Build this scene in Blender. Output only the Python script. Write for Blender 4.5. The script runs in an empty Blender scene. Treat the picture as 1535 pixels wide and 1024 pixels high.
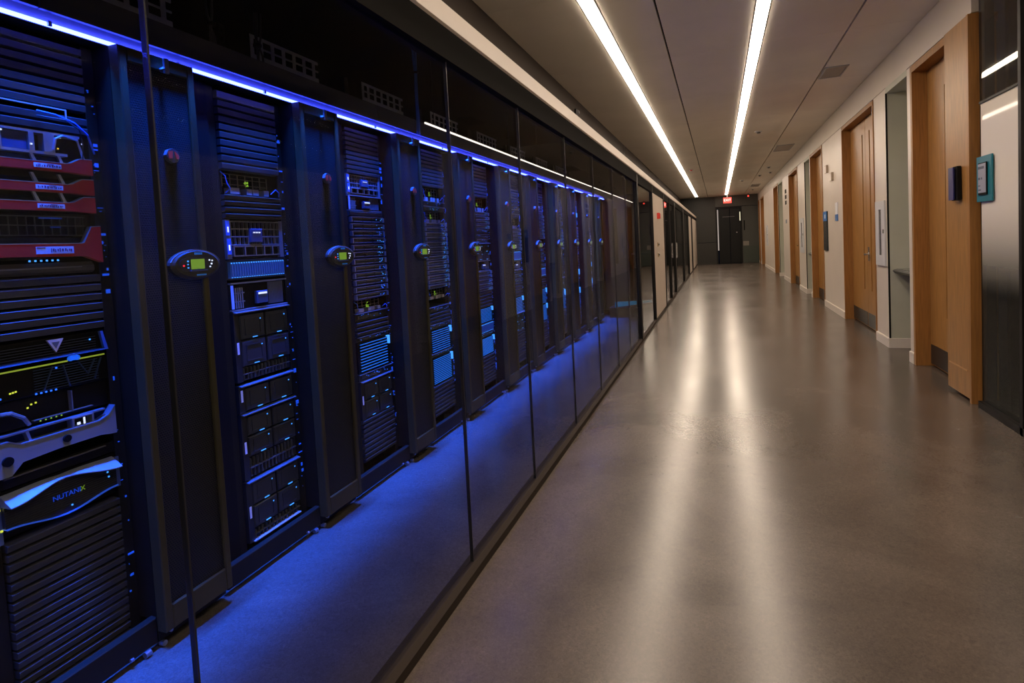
import bpy, bmesh, math, random
from mathutils import Matrix, Vector
R = random.Random(7)
SC = bpy.context.scene
COL = SC.collection

# ------------------------------------------------------------------ camera, world, exposure
cam_data = bpy.data.cameras.new('camera')
cam = bpy.data.objects.new('camera', cam_data); COL.objects.link(cam)
CX = Vector((0.939, 0.341, -0.051)).normalized()
F_PX, YAW, PIT, ROL, CY = 850.0, 0.3513, 0.0501, -0.0512, 411.48

def _r(a, i):
    c, s = math.cos(a), math.sin(a)
    m = Matrix.Identity(3)
    j, k = [(1, 2), (2, 0), (0, 1)][i]
    m[j][j] = c; m[k][k] = c; m[j][k] = -s; m[k][j] = s
    return m
Mc = _r(ROL, 2) @ _r(PIT, 0) @ _r(YAW, 1) @ Matrix(((1, 0, 0), (0, 0, -1), (0, 1, 0)))
bx, by, bz = Mc[0], -Mc[1], -Mc[2]
cam.matrix_world = Matrix(((bx[0], by[0], bz[0], 0), (bx[1], by[1], bz[1], 0), (bx[2], by[2], bz[2], 1.32), (0, 0, 0, 1)))
cam_data.sensor_fit = 'HORIZONTAL'; cam_data.sensor_width = 36
cam_data.lens = F_PX / 1535 * 36
cam_data.shift_y = -(512 - CY) / 1535
cam_data.clip_start = 0.02
SC.camera = cam
w = bpy.data.worlds.new('world'); SC.world = w; w.use_nodes = True
w.node_tree.nodes['Background'].inputs[0].default_value = (0.01, 0.012, 0.02, 1)
w.node_tree.nodes['Background'].inputs[1].default_value = 0.3
SC.view_settings.view_transform = 'Standard'
SC.view_settings.look = 'None'
SC.view_settings.exposure = 0.0
SC.view_settings.gamma = 1.0
SC.view_settings.use_curve_mapping = False
SC.cycles.max_bounces = 8
SC.cycles.transparent_max_bounces = 16
CEIL_LED = 27.0
BLUE_LED = 34.0
BEAM = 120.0
BAY = 7.5
WARM = (1.0, 0.82, 0.64)
BLUE = (0.022, 0.05, 1.0)

# area light without a fixture, added for the blue floor glow along the racks
bl = bpy.data.lights.new('added_floor_beam', 'AREA'); bl.shape = 'RECTANGLE'; bl.size = 0.014; bl.size_y = 10.0
bl.energy = BEAM; bl.color = (0.010, 0.085, 1.0); bl.spread = math.radians(22)
blo = bpy.data.objects.new('added_floor_beam', bl); COL.objects.link(blo); blo.location = (-1.793, 4.8, 2.060)
for k in range(10):  # unseen beams added to brighten the gear below the blue strip
    b2 = bpy.data.lights.new('bay_beam', 'AREA'); b2.shape = 'RECTANGLE'; b2.size = 0.008; b2.size_y = 0.50
    b2.energy = BAY; b2.color = (0.015, 0.10, 1.0); b2.spread = math.radians(50)
    o2 = bpy.data.objects.new('bay_beam', b2); COL.objects.link(o2); o2.location = (-1.858, 1.06 + 0.85 * k, 2.0375)

# ------------------------------------------------------------------ materials
MATS = {}
def mat(name, col, rough=0.5, metal=0.0, emit=None, es=1.0, spec=0.5, noise=None, bump=None, coat=0.0):
    if name in MATS: return MATS[name]
    m = bpy.data.materials.new(name); m.use_nodes = True; MATS[name] = m
    nt = m.node_tree; b = nt.nodes['Principled BSDF']
    b.inputs['Base Color'].default_value = (*col, 1)
    b.inputs['Roughness'].default_value = rough
    b.inputs['Metallic'].default_value = metal
    b.inputs['Specular IOR Level'].default_value = spec
    b.inputs['Coat Weight'].default_value = coat
    if emit:
        b.inputs['Emission Color'].default_value = (*emit, 1); b.inputs['Emission Strength'].default_value = es
    tc = None
    if noise or bump:
        tc = nt.nodes.new('ShaderNodeTexCoord')
        mp = nt.nodes.new('ShaderNodeMapping'); nt.links.new(tc.outputs['Object'], mp.inputs[0])
    if noise:
        sc, amt, stretch = noise
        mp.inputs['Scale'].default_value = stretch
        n = nt.nodes.new('ShaderNodeTexNoise'); n.inputs['Scale'].default_value = sc; n.inputs['Detail'].default_value = 5
        nt.links.new(mp.outputs[0], n.inputs['Vector'])
        cr = nt.nodes.new('ShaderNodeMapRange'); cr.inputs[1].default_value = 0.3; cr.inputs[2].default_value = 0.7
        cr.inputs[3].default_value = 1 - amt; cr.inputs[4].default_value = 1 + amt
        nt.links.new(n.outputs[0], cr.inputs[0])
        mx = nt.nodes.new('ShaderNodeVectorMath'); mx.operation = 'SCALE'; mx.inputs[0].default_value = col
        nt.links.new(cr.outputs[0], mx.inputs['Scale']); nt.links.new(mx.outputs[0], b.inputs['Base Color'])
    if bump:
        sc, st = bump
        n2 = nt.nodes.new('ShaderNodeTexNoise'); n2.inputs['Scale'].default_value = sc
        nt.links.new(mp.outputs[0], n2.inputs['Vector'])
        bp = nt.nodes.new('ShaderNodeBump'); bp.inputs['Strength'].default_value = st; bp.inputs['Distance'].default_value = 0.01
        nt.links.new(n2.outputs[0], bp.inputs['Height']); nt.links.new(bp.outputs[0], b.inputs['Normal'])
    return m

def emis(name, col, s):
    return mat(name, (0.02, 0.02, 0.02), 0.4, emit=col, es=s)

M_black = mat('black_paint', (0.008, 0.007, 0.006), 0.6, spec=0.12)
M_frame = mat('black_metal_frame', (0.010, 0.009, 0.008), 0.5, spec=0.25, noise=(20, .2, (1, 1, 1)))
M_rack = mat('rack_steel', (0.018, 0.015, 0.009), 0.55, 0.0, spec=0.12, noise=(6, .15, (1, 1, 1)))
M_door = mat('cooler_door_paint', (0.066, 0.054, 0.021), 0.55, 0.0, spec=0.12, noise=(4, .12, (1, 1, 1)))
M_slat = mat('blanking_plastic', (0.060, 0.058, 0.056), 0.35, 0.1, spec=0.3, noise=(8, .15, (1, 1, 1)))
M_slat2 = mat('brown_black_panel', (0.11, 0.10, 0.10), 0.4, 0.3)
M_chas = mat('server_chassis', (0.045, 0.048, 0.055), 0.35, 0.5, noise=(15, .2, (1, 1, 1)))
M_silver = mat('silver_metal', (0.42, 0.44, 0.48), 0.3, 0.8, noise=(15, .1, (1, 1, 1)))
M_greybez = mat('grey_bezel', (0.26, 0.27, 0.31), 0.35, 0.3)
M_sled = mat('sled_face', (.09, .17, .30), .35, .2, emit=(.01, .10, .5), es=.10)  # faint blue glow put in for strip light falling on the sleds
M_red = mat('red_bezel', (0.75, 0.016, 0.010), 0.4, noise=(8, .1, (1, 1, 1)))
M_label = mat('white_label', (0.75, 0.75, 0.8), 0.6)
M_labelink = mat('label_ink', (0.25, 0.05, 0.12), 0.6)
M_wall = mat('beige_wall_paint', (0.68, 0.60, 0.52), 0.38, noise=(1.5, .04, (1, 1, 1)), bump=(60, .04))
M_niche = mat('grey_green_paint', (0.50, 0.50, 0.41), 0.5, noise=(3, .05, (1, 1, 1)))
M_base = mat('baseboard_paint', (0.70, 0.63, 0.56), 0.45)
M_ceil = mat('ceiling_panel', (0.84, 0.79, 0.70), 0.45, noise=(1.2, .06, (1, 1, 1)))
M_wood = mat('door_wood', (0.36, 0.172, 0.045), 0.38, noise=(9, .22, (9, 9, .55)))
M_woodd = mat('door_wood_frame', (0.33, 0.145, 0.035), 0.42, noise=(9, .2, (9, 9, .5)))
M_groove = mat('groove_dark', (0.012, 0.006, 0.003), 0.8, spec=0.1)
M_chrome = mat('brushed_steel', (0.55, 0.55, 0.55), 0.25, 0.9)
M_kick = mat('kick_plate', (0.05, 0.05, 0.05), 0.35, 0.6)
M_white = mat('white_enamel', (0.62, 0.62, 0.64), 0.4)
M_cable = mat('blue_cable', (0.05, 0.16, 0.6), 0.45)
M_cabled = mat('dark_cable', (0.03, 0.03, 0.04), 0.5)
M_led = emis('warm_white_diffuser', WARM, CEIL_LED)
M_bled = emis('blue_led_strip', (0.035, 0.055, 1.0), BLUE_LED)
M_reflection = emis('reflected_line_glow', (1, .85, .7), 2.2)  # glow of the line that replaces a reflection
M_dotb = emis('blue_indicator', (0.02, 0.14, 1.0), 2.0)
M_dotc = emis('cyan_indicator', (0.05, 0.30, 1.0), 1.8)
M_doty = emis('yellow_indicator', (0.7, 0.75, 0.05), 1.3)
M_dotg = emis('green_indicator', (0.25, 0.5, 0.03), 1.2)
M_dotr = emis('red_indicator', (1.0, 0.03, 0.04), 1.2)
M_dotw = emis('white_indicator', (0.7, 0.75, 1.0), 1.5)
M_lcd = emis('green_lcd', (0.22, 0.40, 0.035), 0.75)
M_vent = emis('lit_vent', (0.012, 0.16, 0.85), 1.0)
M_exit = emis('exit_red', (1.0, 0.06, 0.04), 1.6)
M_exitw = emis('exit_letters', (1.0, 0.8, 0.7), 2.0)
M_teal = mat('teal_plate', (0.0, 0.16, 0.22), 0.4)
M_scrgrey = mat('reader_screen', (0.33, 0.34, 0.44), 0.35)
M_navy = mat('navy_plastic', (0.035, 0.035, 0.15), 0.35)
M_dim = mat('dim_grey_steel', (0.10, 0.10, 0.10), 0.5)
M_endw = mat('charcoal_wall', (0.021, 0.020, 0.017), 0.5, noise=(2, .1, (1, 1, 1)))
M_endp = mat('grey_green_panel', (0.055, 0.058, 0.050), 0.5)
M_dark = mat('dark_void_paint', (0.003, 0.003, 0.0035), 0.9, spec=0.05)
M_brown = mat('brown_dark', (0.035, 0.026, 0.020), 0.7, spec=0.15)

def holes_mat():
    m = bpy.data.materials.new('perforated_steel'); m.use_nodes = True
    nt = m.node_tree; b = nt.nodes['Principled BSDF']
    tc = nt.nodes.new('ShaderNodeTexCoord')
    sp = nt.nodes.new('ShaderNodeSeparateXYZ'); nt.links.new(tc.outputs['Object'], sp.inputs[0])
    cb = nt.nodes.new('ShaderNodeCombineXYZ')
    nt.links.new(sp.outputs[1], cb.inputs[0]); nt.links.new(sp.outputs[2], cb.inputs[1])
    br = nt.nodes.new('ShaderNodeTexBrick'); br.inputs['Scale'].default_value = 1.0
    br.offset = 0.5
    br.inputs['Brick Width'].default_value = 0.009; br.inputs['Row Height'].default_value = 0.008
    br.inputs['Mortar Size'].default_value = 0.0016; br.inputs['Mortar Smooth'].default_value = 0.4
    br.inputs['Color1'].default_value = (0.004, 0.004, 0.005, 1); br.inputs['Color2'].default_value = (0.004, 0.004, 0.005, 1)
    br.inputs['Mortar'].default_value = (0.034, 0.029, 0.017, 1)
    nt.links.new(cb.outputs[0], br.inputs['Vector']); nt.links.new(br.outputs[0], b.inputs['Base Color'])
    b.inputs['Roughness'].default_value = 0.6; b.inputs['Specular IOR Level'].default_value = 0.2
    bp = nt.nodes.new('ShaderNodeBump'); bp.inputs['Strength'].default_value = 0.6; bp.inputs['Distance'].default_value = 0.002
    nt.links.new(br.outputs['Fac'], bp.inputs['Height']); nt.links.new(bp.outputs[0], b.inputs['Normal'])
    return m
M_holes = holes_mat()

def floor_mat():
    m = bpy.data.materials.new('polished_concrete'); m.use_nodes = True
    nt = m.node_tree; b = nt.nodes['Principled BSDF']; L = nt.links
    tc = nt.nodes.new('ShaderNodeTexCoord')
    def nz(s, d, r=0.55, dist=0.0):
        n = nt.nodes.new('ShaderNodeTexNoise'); n.inputs['Scale'].default_value = s
        n.inputs['Detail'].default_value = d; n.inputs['Roughness'].default_value = r; n.inputs['Distortion'].default_value = dist
        L.new(tc.outputs['Object'], n.inputs['Vector']); return n
    a = nz(1.1, 8, .65, .6); c = nz(75, 5, .8, 1.5); d = nz(0.5, 3)
    mr = nt.nodes.new('ShaderNodeValToRGB'); cr = mr.color_ramp
    cr.elements[0].position = 0.22; cr.elements[0].color = (0.056, 0.045, 0.037, 1)
    cr.elements[1].position = 0.78; cr.elements[1].color = (0.142, 0.112, 0.090, 1)
    L.new(a.outputs[0], mr.inputs[0])
    m2 = nt.nodes.new('ShaderNodeMapRange'); m2.inputs[1].default_value = .3; m2.inputs[2].default_value = .7; m2.inputs[3].default_value = .66; m2.inputs[4].default_value = 1.38
    L.new(c.outputs[0], m2.inputs[0])
    sc = nt.nodes.new('ShaderNodeVectorMath'); sc.operation = 'SCALE'; L.new(mr.outputs[0], sc.inputs[0]); L.new(m2.outputs[0], sc.inputs['Scale'])
    L.new(sc.outputs[0], b.inputs['Base Color'])
    m3 = nt.nodes.new('ShaderNodeMapRange'); m3.inputs[1].default_value = .2; m3.inputs[2].default_value = .8; m3.inputs[3].default_value = .20; m3.inputs[4].default_value = .29
    L.new(a.outputs[0], m3.inputs[0]); L.new(m3.outputs[0], b.inputs['Roughness'])
    bp = nt.nodes.new('ShaderNodeBump'); bp.inputs['Strength'].default_value = .05; bp.inputs['Distance'].default_value = .004
    mp = nt.nodes.new('ShaderNodeTexNoise'); mp.inputs['Scale'].default_value = 5; mp.inputs['Detail'].default_value = 3
    L.new(tc.outputs['Object'], mp.inputs['Vector'])
    L.new(mp.outputs[0], bp.inputs['Height']); L.new(bp.outputs[0], b.inputs['Normal'])
    b.inputs['Specular IOR Level'].default_value = 0.62
    return m
M_floor = floor_mat()

def glass_mat(name, tint, ior, rough=0.0, film=False):
    m = bpy.data.materials.new(name); m.use_nodes = True
    nt = m.node_tree; L = nt.links; nt.nodes.clear()
    out = nt.nodes.new('ShaderNodeOutputMaterial')
    tr = nt.nodes.new('ShaderNodeBsdfTransparent'); tr.inputs[0].default_value = (*tint, 1)
    gl = nt.nodes.new('ShaderNodeBsdfGlossy'); gl.inputs['Roughness'].default_value = rough; gl.inputs[0].default_value = (1, 1, 1, 1)
    lw = nt.nodes.new('ShaderNodeLayerWeight'); lw.inputs[0].default_value = 0.5
    pw = nt.nodes.new('ShaderNodeMath'); pw.operation = 'POWER'; L.new(lw.outputs['Facing'], pw.inputs[0]); pw.inputs[1].default_value = 5.0
    fr = nt.nodes.new('ShaderNodeMath'); fr.operation = 'MULTIPLY_ADD'; L.new(pw.outputs[0], fr.inputs[0]); fr.inputs[1].default_value = ior[1]; fr.inputs[2].default_value = ior[0]
    mx = nt.nodes.new('ShaderNodeMixShader')
    L.new(fr.outputs[0], mx.inputs[0]); L.new(gl.outputs[0], mx.inputs[2])
    L.new(tr.outputs[0], mx.inputs[1])
    if film:   # diffuse film cover, fading out toward the floor
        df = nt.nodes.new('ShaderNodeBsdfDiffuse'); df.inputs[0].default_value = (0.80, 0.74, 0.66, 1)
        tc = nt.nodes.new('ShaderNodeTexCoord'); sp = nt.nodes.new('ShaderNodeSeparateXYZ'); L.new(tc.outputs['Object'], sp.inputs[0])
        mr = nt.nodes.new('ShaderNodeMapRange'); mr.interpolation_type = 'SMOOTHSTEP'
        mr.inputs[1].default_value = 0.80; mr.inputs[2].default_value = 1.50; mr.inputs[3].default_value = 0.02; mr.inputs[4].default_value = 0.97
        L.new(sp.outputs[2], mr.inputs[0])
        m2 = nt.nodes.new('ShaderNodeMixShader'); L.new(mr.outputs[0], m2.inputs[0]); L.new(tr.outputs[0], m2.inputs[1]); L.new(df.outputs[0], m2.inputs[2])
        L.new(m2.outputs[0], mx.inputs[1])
    L.new(mx.outputs[0], out.inputs[0])
    return m
M_glass = glass_mat('partition_glass', (0.87, 0.885, 0.90), (.006, .20))
M_glass2 = glass_mat('room_glass', (0.75, 0.8, 0.78), (.03, .8))
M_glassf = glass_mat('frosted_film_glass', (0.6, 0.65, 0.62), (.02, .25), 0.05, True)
M_glassc = glass_mat('cabinet_glass', (0.85, 0.85, 0.85), (.03, .8))

# ------------------------------------------------------------------ mesh helpers
class MB:
    def __init__(s): s.v = []; s.f = []; s.m = []; s.k = 0
    def add(s, vs, fs):
        o = len(s.v); s.v += [tuple(a) for a in vs]; s.f += [tuple(o + i for i in f) for f in fs]; s.m += [s.k] * len(fs); return s
    def box(s, x0, x1, y0, y1, z0, z1):
        return s.add([(x0, y0, z0), (x1, y0, z0), (x1, y1, z0), (x0, y1, z0), (x0, y0, z1), (x1, y0, z1), (x1, y1, z1), (x0, y1, z1)],
                     [(0, 3, 2, 1), (4, 5, 6, 7), (0, 1, 5, 4), (1, 2, 6, 5), (2, 3, 7, 6), (3, 0, 4, 7)])
    def bbox(s, x0, x1, y0, y1, z0, z1, c):   # box with chamfered +x face edges
        return s.add([(x0, y0, z0), (x0, y1, z0), (x0, y1, z1), (x0, y0, z1),
                      (x1 - c, y0, z0), (x1 - c, y1, z0), (x1 - c, y1, z1), (x1 - c, y0, z1),
                      (x1, y0 + c, z0 + c), (x1, y1 - c, z0 + c), (x1, y1 - c, z1 - c), (x1, y0 + c, z1 - c)],
                     [(0, 3, 2, 1), (0, 1, 5, 4), (1, 2, 6, 5), (2, 3, 7, 6), (3, 0, 4, 7), (4, 5, 9, 8), (5, 6, 10, 9), (6, 7, 11, 10), (7, 4, 8, 11), (8, 9, 10, 11)])
    def pyz(s, poly, x0, x1):   # polygon in (y,z) extruded along x
        n = len(poly)
        return s.add([(x0, a, b) for a, b in poly] + [(x1, a, b) for a, b in poly],
                     [tuple(range(n))[::-1], tuple(range(n, 2 * n))] + [(i, (i + 1) % n, n + (i + 1) % n, n + i) for i in range(n)])
    def pxz(s, poly, y0, y1):
        n = len(poly)
        return s.add([(a, y0, b) for a, b in poly] + [(a, y1, b) for a, b in poly],
                     [tuple(range(n)), tuple(range(n, 2 * n))[::-1]] + [(i, n + i, n + (i + 1) % n, (i + 1) % n) for i in range(n)])
    def band(s, top, bot, x0, x1):   # strip between two polylines of (y,z), extruded along x
        n = len(top)
        vs = [(x, a, b) for x in (x0, x1) for a, b in top] + [(x, a, b) for x in (x0, x1) for a, b in bot]
        fs = []
        for i in range(n - 1):
            t0, t1, b0, b1 = i, n + i, 2 * n + i, 3 * n + i
            fs += [(t1, b1, b1 + 1, t1 + 1), (t0, t0 + 1, b0 + 1, b0), (t0, t1, t1 + 1, t0 + 1), (b0, b0 + 1, b1 + 1, b1)]
        fs += [(0, 2 * n, 3 * n, n), (n - 1, 2 * n - 1, 4 * n - 1, 3 * n - 1)]
        return s.add(vs, fs)
    def cyl(s, c, r, x0, x1, n=16, ry=None, ax=0, r1=None):
        ry = ry or r; k = (r1 / r) if r1 else 1
        vs = []
        for h, q in ((x0, 1), (x1, k)):
            for i in range(n):
                a = 2 * math.pi * i / n; u, v = r * q * math.cos(a), ry * q * math.sin(a)
                vs.append([(h, c[0] + u, c[1] + v), (c[0] + u, h, c[1] + v), (c[0] + u, c[1] + v, h)][ax])
        return s.add(vs, [tuple(range(n))[::-1], tuple(range(n, 2 * n))] + [(i, (i + 1) % n, n + (i + 1) % n, n + i) for i in range(n)])
    def tube(s, pts, r, n=6):
        pts = [Vector(p) for p in pts]; vs = []; fs = []
        for i, p in enumerate(pts):
            d = (pts[min(i + 1, len(pts) - 1)] - pts[max(i - 1, 0)]).normalized()
            a = d.cross(Vector((0.3, 0.2, 1)) if abs(d.z) < .9 else Vector((1, 0, 0))).normalized(); b = d.cross(a)
            for j in range(n):
                t = 2 * math.pi * j / n; vs.append(p + a * r * math.cos(t) + b * r * math.sin(t))
        for i in range(len(pts) - 1):
            for j in range(n): fs.append((i * n + j, i * n + (j + 1) % n, (i + 1) * n + (j + 1) % n, (i + 1) * n + j))
        fs += [tuple(range(n))[::-1], tuple(range((len(pts) - 1) * n, len(pts) * n))]
        return s.add(vs, fs)
    def mesh(s, name, mats, smooth=False):
        me = bpy.data.meshes.new(name); me.from_pydata(s.v, [], s.f)
        if not isinstance(mats, (list, tuple)): mats = [mats]
        for m in mats: me.materials.append(m)
        for p, k in zip(me.polygons, s.m): p.material_index = k
        bm = bmesh.new(); bm.from_mesh(me); bmesh.ops.recalc_face_normals(bm, faces=bm.faces[:]); bm.to_mesh(me); bm.free()
        if smooth: me.polygons.foreach_set('use_smooth', [True] * len(me.polygons))
        return me

STUFF = {'maker_marks', 'status_lights', 'rail_clips', 'buttons', 'plate_print', 'port_row', 'vent_bars', 'yellow_lights', 'green_lights', 'blue_lights', 'ear_lights', 'bracket_slots', 'screen_print', 'tag_mark', 'indicator', 'badge_emblem', 'card_grid', 'card_front', 'clip', 'foot_bolt', 'caster'}
def link(name, me, parent=None, loc=None):
    o = bpy.data.objects.new(name, me); COL.objects.link(o)
    if parent: o.parent = parent
    if loc: o.location = loc
    return o
def part(name, mb, m, parent=None, loc=None, smooth=False, label=None):
    o = link(name, mb.mesh(name, m, smooth), parent, loc)
    if label: o['label'] = label
    if name in STUFF: o['kind'] = 'stuff'
    return o
def tag(o, label, cat, group=None):
    o['label'] = label; o['category'] = cat
    if group: o['group'] = group
    return o
def thing(name, loc, label, cat, group=None):
    o = bpy.data.objects.new(name, None); COL.objects.link(o); o.location = loc; o.empty_display_size = .1
    return tag(o, label, cat, group)
def copytree(o, parent=None):
    c = o.copy(); COL.objects.link(c)
    if parent: c.parent = parent
    for ch in list(o.children): copytree(ch, c)
    return c
def struct(o): o['kind'] = 'structure'; return o
def sroot(name):
    o = bpy.data.objects.new(name, None); COL.objects.link(o); return struct(o)
def text_mesh(txt, size, m, parent, loc, rot, ext=0.001, name='lettering', shear=0.0):
    c = bpy.data.curves.new('t', 'FONT'); c.body = txt; c.size = size; c.extrude = ext; c.align_x = 'CENTER'; c.align_y = 'CENTER'; c.shear = shear
    t = bpy.data.objects.new('t', c); COL.objects.link(t)
    dg = bpy.context.evaluated_depsgraph_get(); me = bpy.data.meshes.new_from_object(t.evaluated_get(dg))
    bpy.data.objects.remove(t); me.name = name; me.materials.clear(); me.materials.append(m)
    o = link(name, me, parent, loc); o.rotation_euler = rot; return o
ORD = ['first', 'second', 'third', 'fourth', 'fifth', 'sixth', 'seventh', 'eighth', 'ninth', 'tenth', 'eleventh', 'twelfth', 'thirteenth', 'fourteenth', 'fifteenth']

# ------------------------------------------------------------------ dimensions
GX, RX, EX, DX, WX, CZ = -0.979, -1.866, -1.93, -1.80, 1.724, 3.11
Y0, Y1 = -4.0, 28.0
LIDZ = 2.26

# ------------------------------------------------------------------ structure
struct(part('floor', MB().box(-6.2, 3.2, Y0, Y1 + 3, -0.1, 0), M_floor))
# ceiling with panels
ce = struct(part('ceiling', MB().box(-1.70, WX + .3, Y0, Y1, CZ + .03, CZ + .12), M_black))
LED1, LED2 = (-0.926, -0.816), (0.333, 0.437)
cols = [(-1.62, LED1[0] - .008), (LED1[1] + .008, -0.408), (-0.392, LED2[0] - .008), (LED2[1] + .008, 1.142), (1.158, WX - .002)]
pm = {}
yy = [Y0]; y = 5.97 - 1.82 * 5
while y < Y1 - .3: 
    if y > Y0 + .3: yy.append(y)
    y += 1.82
yy.append(Y1)
for a, b in zip(yy[:-1], yy[1:]):
    for i, (c, d) in enumerate(cols):
        k = (i, round(b - a, 3))
        if k not in pm: pm[k] = MB().box(c, d, .0015, b - a - .0015, 0, .03).mesh('ceiling_panel', M_ceil)
        link('ceiling_panel', pm[k], ce, (0, a, CZ))
# black recess wall left above glass, lid and beige fascia
struct(part('trim_1', MB().box(-1.70, -1.62, Y0, Y1, 2.86, 3.4), M_brown))
struct(part('trim_2', MB().pxz([(-1.02, LIDZ - .001), (-1.02, LIDZ - .04), (-1.70, 2.83), (-1.70, 2.87)], Y0, Y1), M_dark))
fz0, fz1 = 2.165, 2.262
struct(part('trim_3', MB().pxz([(-1.02, fz0), (-.955, fz0), (-.945, fz0 + .008), (-.945, fz1 - .012), (-.957, fz1), (-1.02, fz1)], Y0, Y1), M_wall))
# server room shell
struct(part('wall_left', MB().box(-6.2, -6.1, Y0, Y1, 0, 3.4), M_dark))
struct(part('trim_4', MB().box(-6.1, -1.70, Y0, Y1, 3.34, 3.4), M_dark))
struct(part('wall_back', MB().box(-6.1, WX + .2, Y0 - .1, Y0, 0, 3.34), M_wall))
# partition at the end of the server aisle
pw = struct(part('wall_middle', MB().box(-6.1, -1.62, 10.9, 11.0, 0, 3.3).box(-1.62, -1.05, 10.9, 11.0, 0, 2.2), M_endw))
# end wall
ew = sroot('wall_end')
part('wall_panel', MB().box(-2.4, -.10, Y1, Y1 + .12, 0, 1.0 - .01).box(-2.4, -.10, Y1 + .01, Y1 + .12, 1.0, 1.01).box(-2.4, -.10, Y1, Y1 + .12, 1.02, CZ + .1), M_endw, ew)
part('wall_panel', MB().box(-.10, WX + .2, Y1 - .02, Y1 + .12, 2.62, CZ + .1), M_endp, ew)
part('wall_panel', MB().box(1.03, WX + .2, Y1, Y1 + .12, 0, 2.60), M_endp, ew)
part('lower_panel', MB().box(1.06, 1.70, Y1 - .025, Y1, .03, .78), mat('green_grey', (0.045, 0.058, 0.045), .5), ew)
part('pale_plate', MB().box(1.06, 1.30, Y1 - .03, Y1, .80, 1.0), mat('pale_plate', (.22, .20, .17), .5), ew)
part('pale_plate', MB().box(1.10, 1.15, Y1 - .012, Y1, 1.5, 1.95), M_black, ew)
dr = sroot('door_9')
part('frame', MB().box(-.10, -.03, Y1 - .03, Y1 + .12, 0, 2.60).box(.98, 1.03, Y1 - .03, Y1 + .12, 0, 2.60).box(-.03, .98, Y1 - .03, Y1 + .12, 2.55, 2.60), M_frame, dr)
for a, b in ((.03, .505), (.515, .98)):
    lf = part('door_leaf', MB().bbox(0, .05, a, b, .02, 2.54, .01), mat('dark_door', (0.008, 0.008, 0.008), .35, spec=.2), dr)
    lf.matrix_world = Matrix.Translation((0, Y1 + .05, 0)) @ Matrix(((0, 1, 0, 0), (-1, 0, 0, 0), (0, 0, 1, 0), (0, 0, 0, 1)))
part('closer_arm', MB().box(.20, .72, Y1 - .04, Y1 - .01, 2.14, 2.17), M_dim, dr)
part('door_knob', MB().cyl((.80, 1.42), .03, Y1 - .08, Y1 - .0, 12, ax=1), M_chrome, dr)
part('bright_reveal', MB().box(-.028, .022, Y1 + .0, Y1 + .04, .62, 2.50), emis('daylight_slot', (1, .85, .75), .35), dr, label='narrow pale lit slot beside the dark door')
part('bright_reveal', MB().box(.93, .97, Y1 - .035, Y1 - .01, 1.95, 2.35), emis('jamb_reflection', (1, .9, .6), .8), dr, label='small bright reflection slot at the right jamb')  # glowing box paints a reflection onto the jamb

# ------------------------------------------------------------------ lamps in the ceiling
for i, (a, b) in enumerate((LED1, LED2)):
    t = thing('ceiling_strip_light', (0, Y0, CZ), ('long white linear light strip in the ceiling nearest the glass wall', 'long white linear light strip along the middle of the ceiling')[i], 'ceiling light')
    part('diffuser', MB().box(a + .003, b - .003, .2, Y1 - Y0 - 1.0, -.009, .02), M_led, t)
    part('housing', MB().box(a - .006, a + .003, .2, Y1 - Y0 - 1.0, -.003, .028).box(b - .003, b + .006, .2, Y1 - Y0 - 1.0, -.003, .028), M_frame, t)
t = thing('reflected_strip', (-1.45, 2.73, 1.995), 'thin white glowing line standing in for a reflection in the glass', 'reflection')  # glowing line added in place of a reflection in the glass
part('diffuser', MB().box(-.0035, .0035, 0, 8.0, 0, .008), M_reflection, t)
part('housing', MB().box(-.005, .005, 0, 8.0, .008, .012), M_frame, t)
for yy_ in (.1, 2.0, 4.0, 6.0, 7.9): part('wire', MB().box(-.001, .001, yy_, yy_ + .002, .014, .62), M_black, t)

# ------------------------------------------------------------------ glass partition on the left
gw = sroot('window_1')
part('bottom_channel', MB().pxz([(GX - .035, 0), (GX + .03, 0), (GX + .03, .035), (GX + .012, .05), (GX - .012, .05), (GX - .035, .045)], Y0, Y1), M_brown, gw)
part('top_channel', MB().box(GX - .04, GX + .025, Y0, Y1, 2.045, 2.167), mat('matte_black_channel', (.008, .007, .006), .8, spec=0.05), gw)
seams = [Y0, -2.4, -.6, .775, 2.03, 2.87, 3.83, 4.75, 5.68, 6.5, 7.30]
for a, b in zip(seams[:-1], seams[1:]):
    part('glass_pane', MB().box(GX - .006, GX + .006, a + .003, b - .003, .045, 2.12), M_glass, gw)
    part('joint_seal', MB().box(GX - .007, GX + .007, b - .0018, b + .0018, .045, 2.12), mat('joint_silicone', (.015, .015, .015), .3), gw)
for yp, wd in ((7.34, .10), (9.10, .05)):
    part('post', MB().box(GX - .03, GX + .03, yp, yp + wd, .03, 2.15), M_frame, gw)
part('glass_pane', MB().box(GX - .006, GX + .006, 7.44, 9.10, .045, 2.12), M_glass2, gw)
def beige(a, b): 
    o = struct(part('trim_5', MB().bbox(GX - .04, GX + .022, a, b, .05, 2.165, .004), M_wall)); return o
beige(9.18, 11.0)
g2 = sroot('window_2')
for a, b in ((11.10, 13.75), (13.95, 17.2), (17.5, 20.2)):
    part('glass_pane', MB().box(GX - .006, GX + .006, a, b, .045, 2.10), M_glass2, g2)
for a, b in ((11.02, 11.10), (12.4, 12.45), (13.75, 13.95), (17.2, 17.5), (20.2, 20.4)):
    part('post', MB().box(GX - .03, GX + .035, a, b, .03, 2.15), M_frame, g2)
part('pull_handle', MB().box(GX + .035, GX + .07, 13.80, 13.84, .85, 1.2), M_chrome, g2)
beige(20.42, 22.3); beige(23.6, 25.2); beige(25.25, Y1 - .02)
d8 = sroot('door_8')
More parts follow.
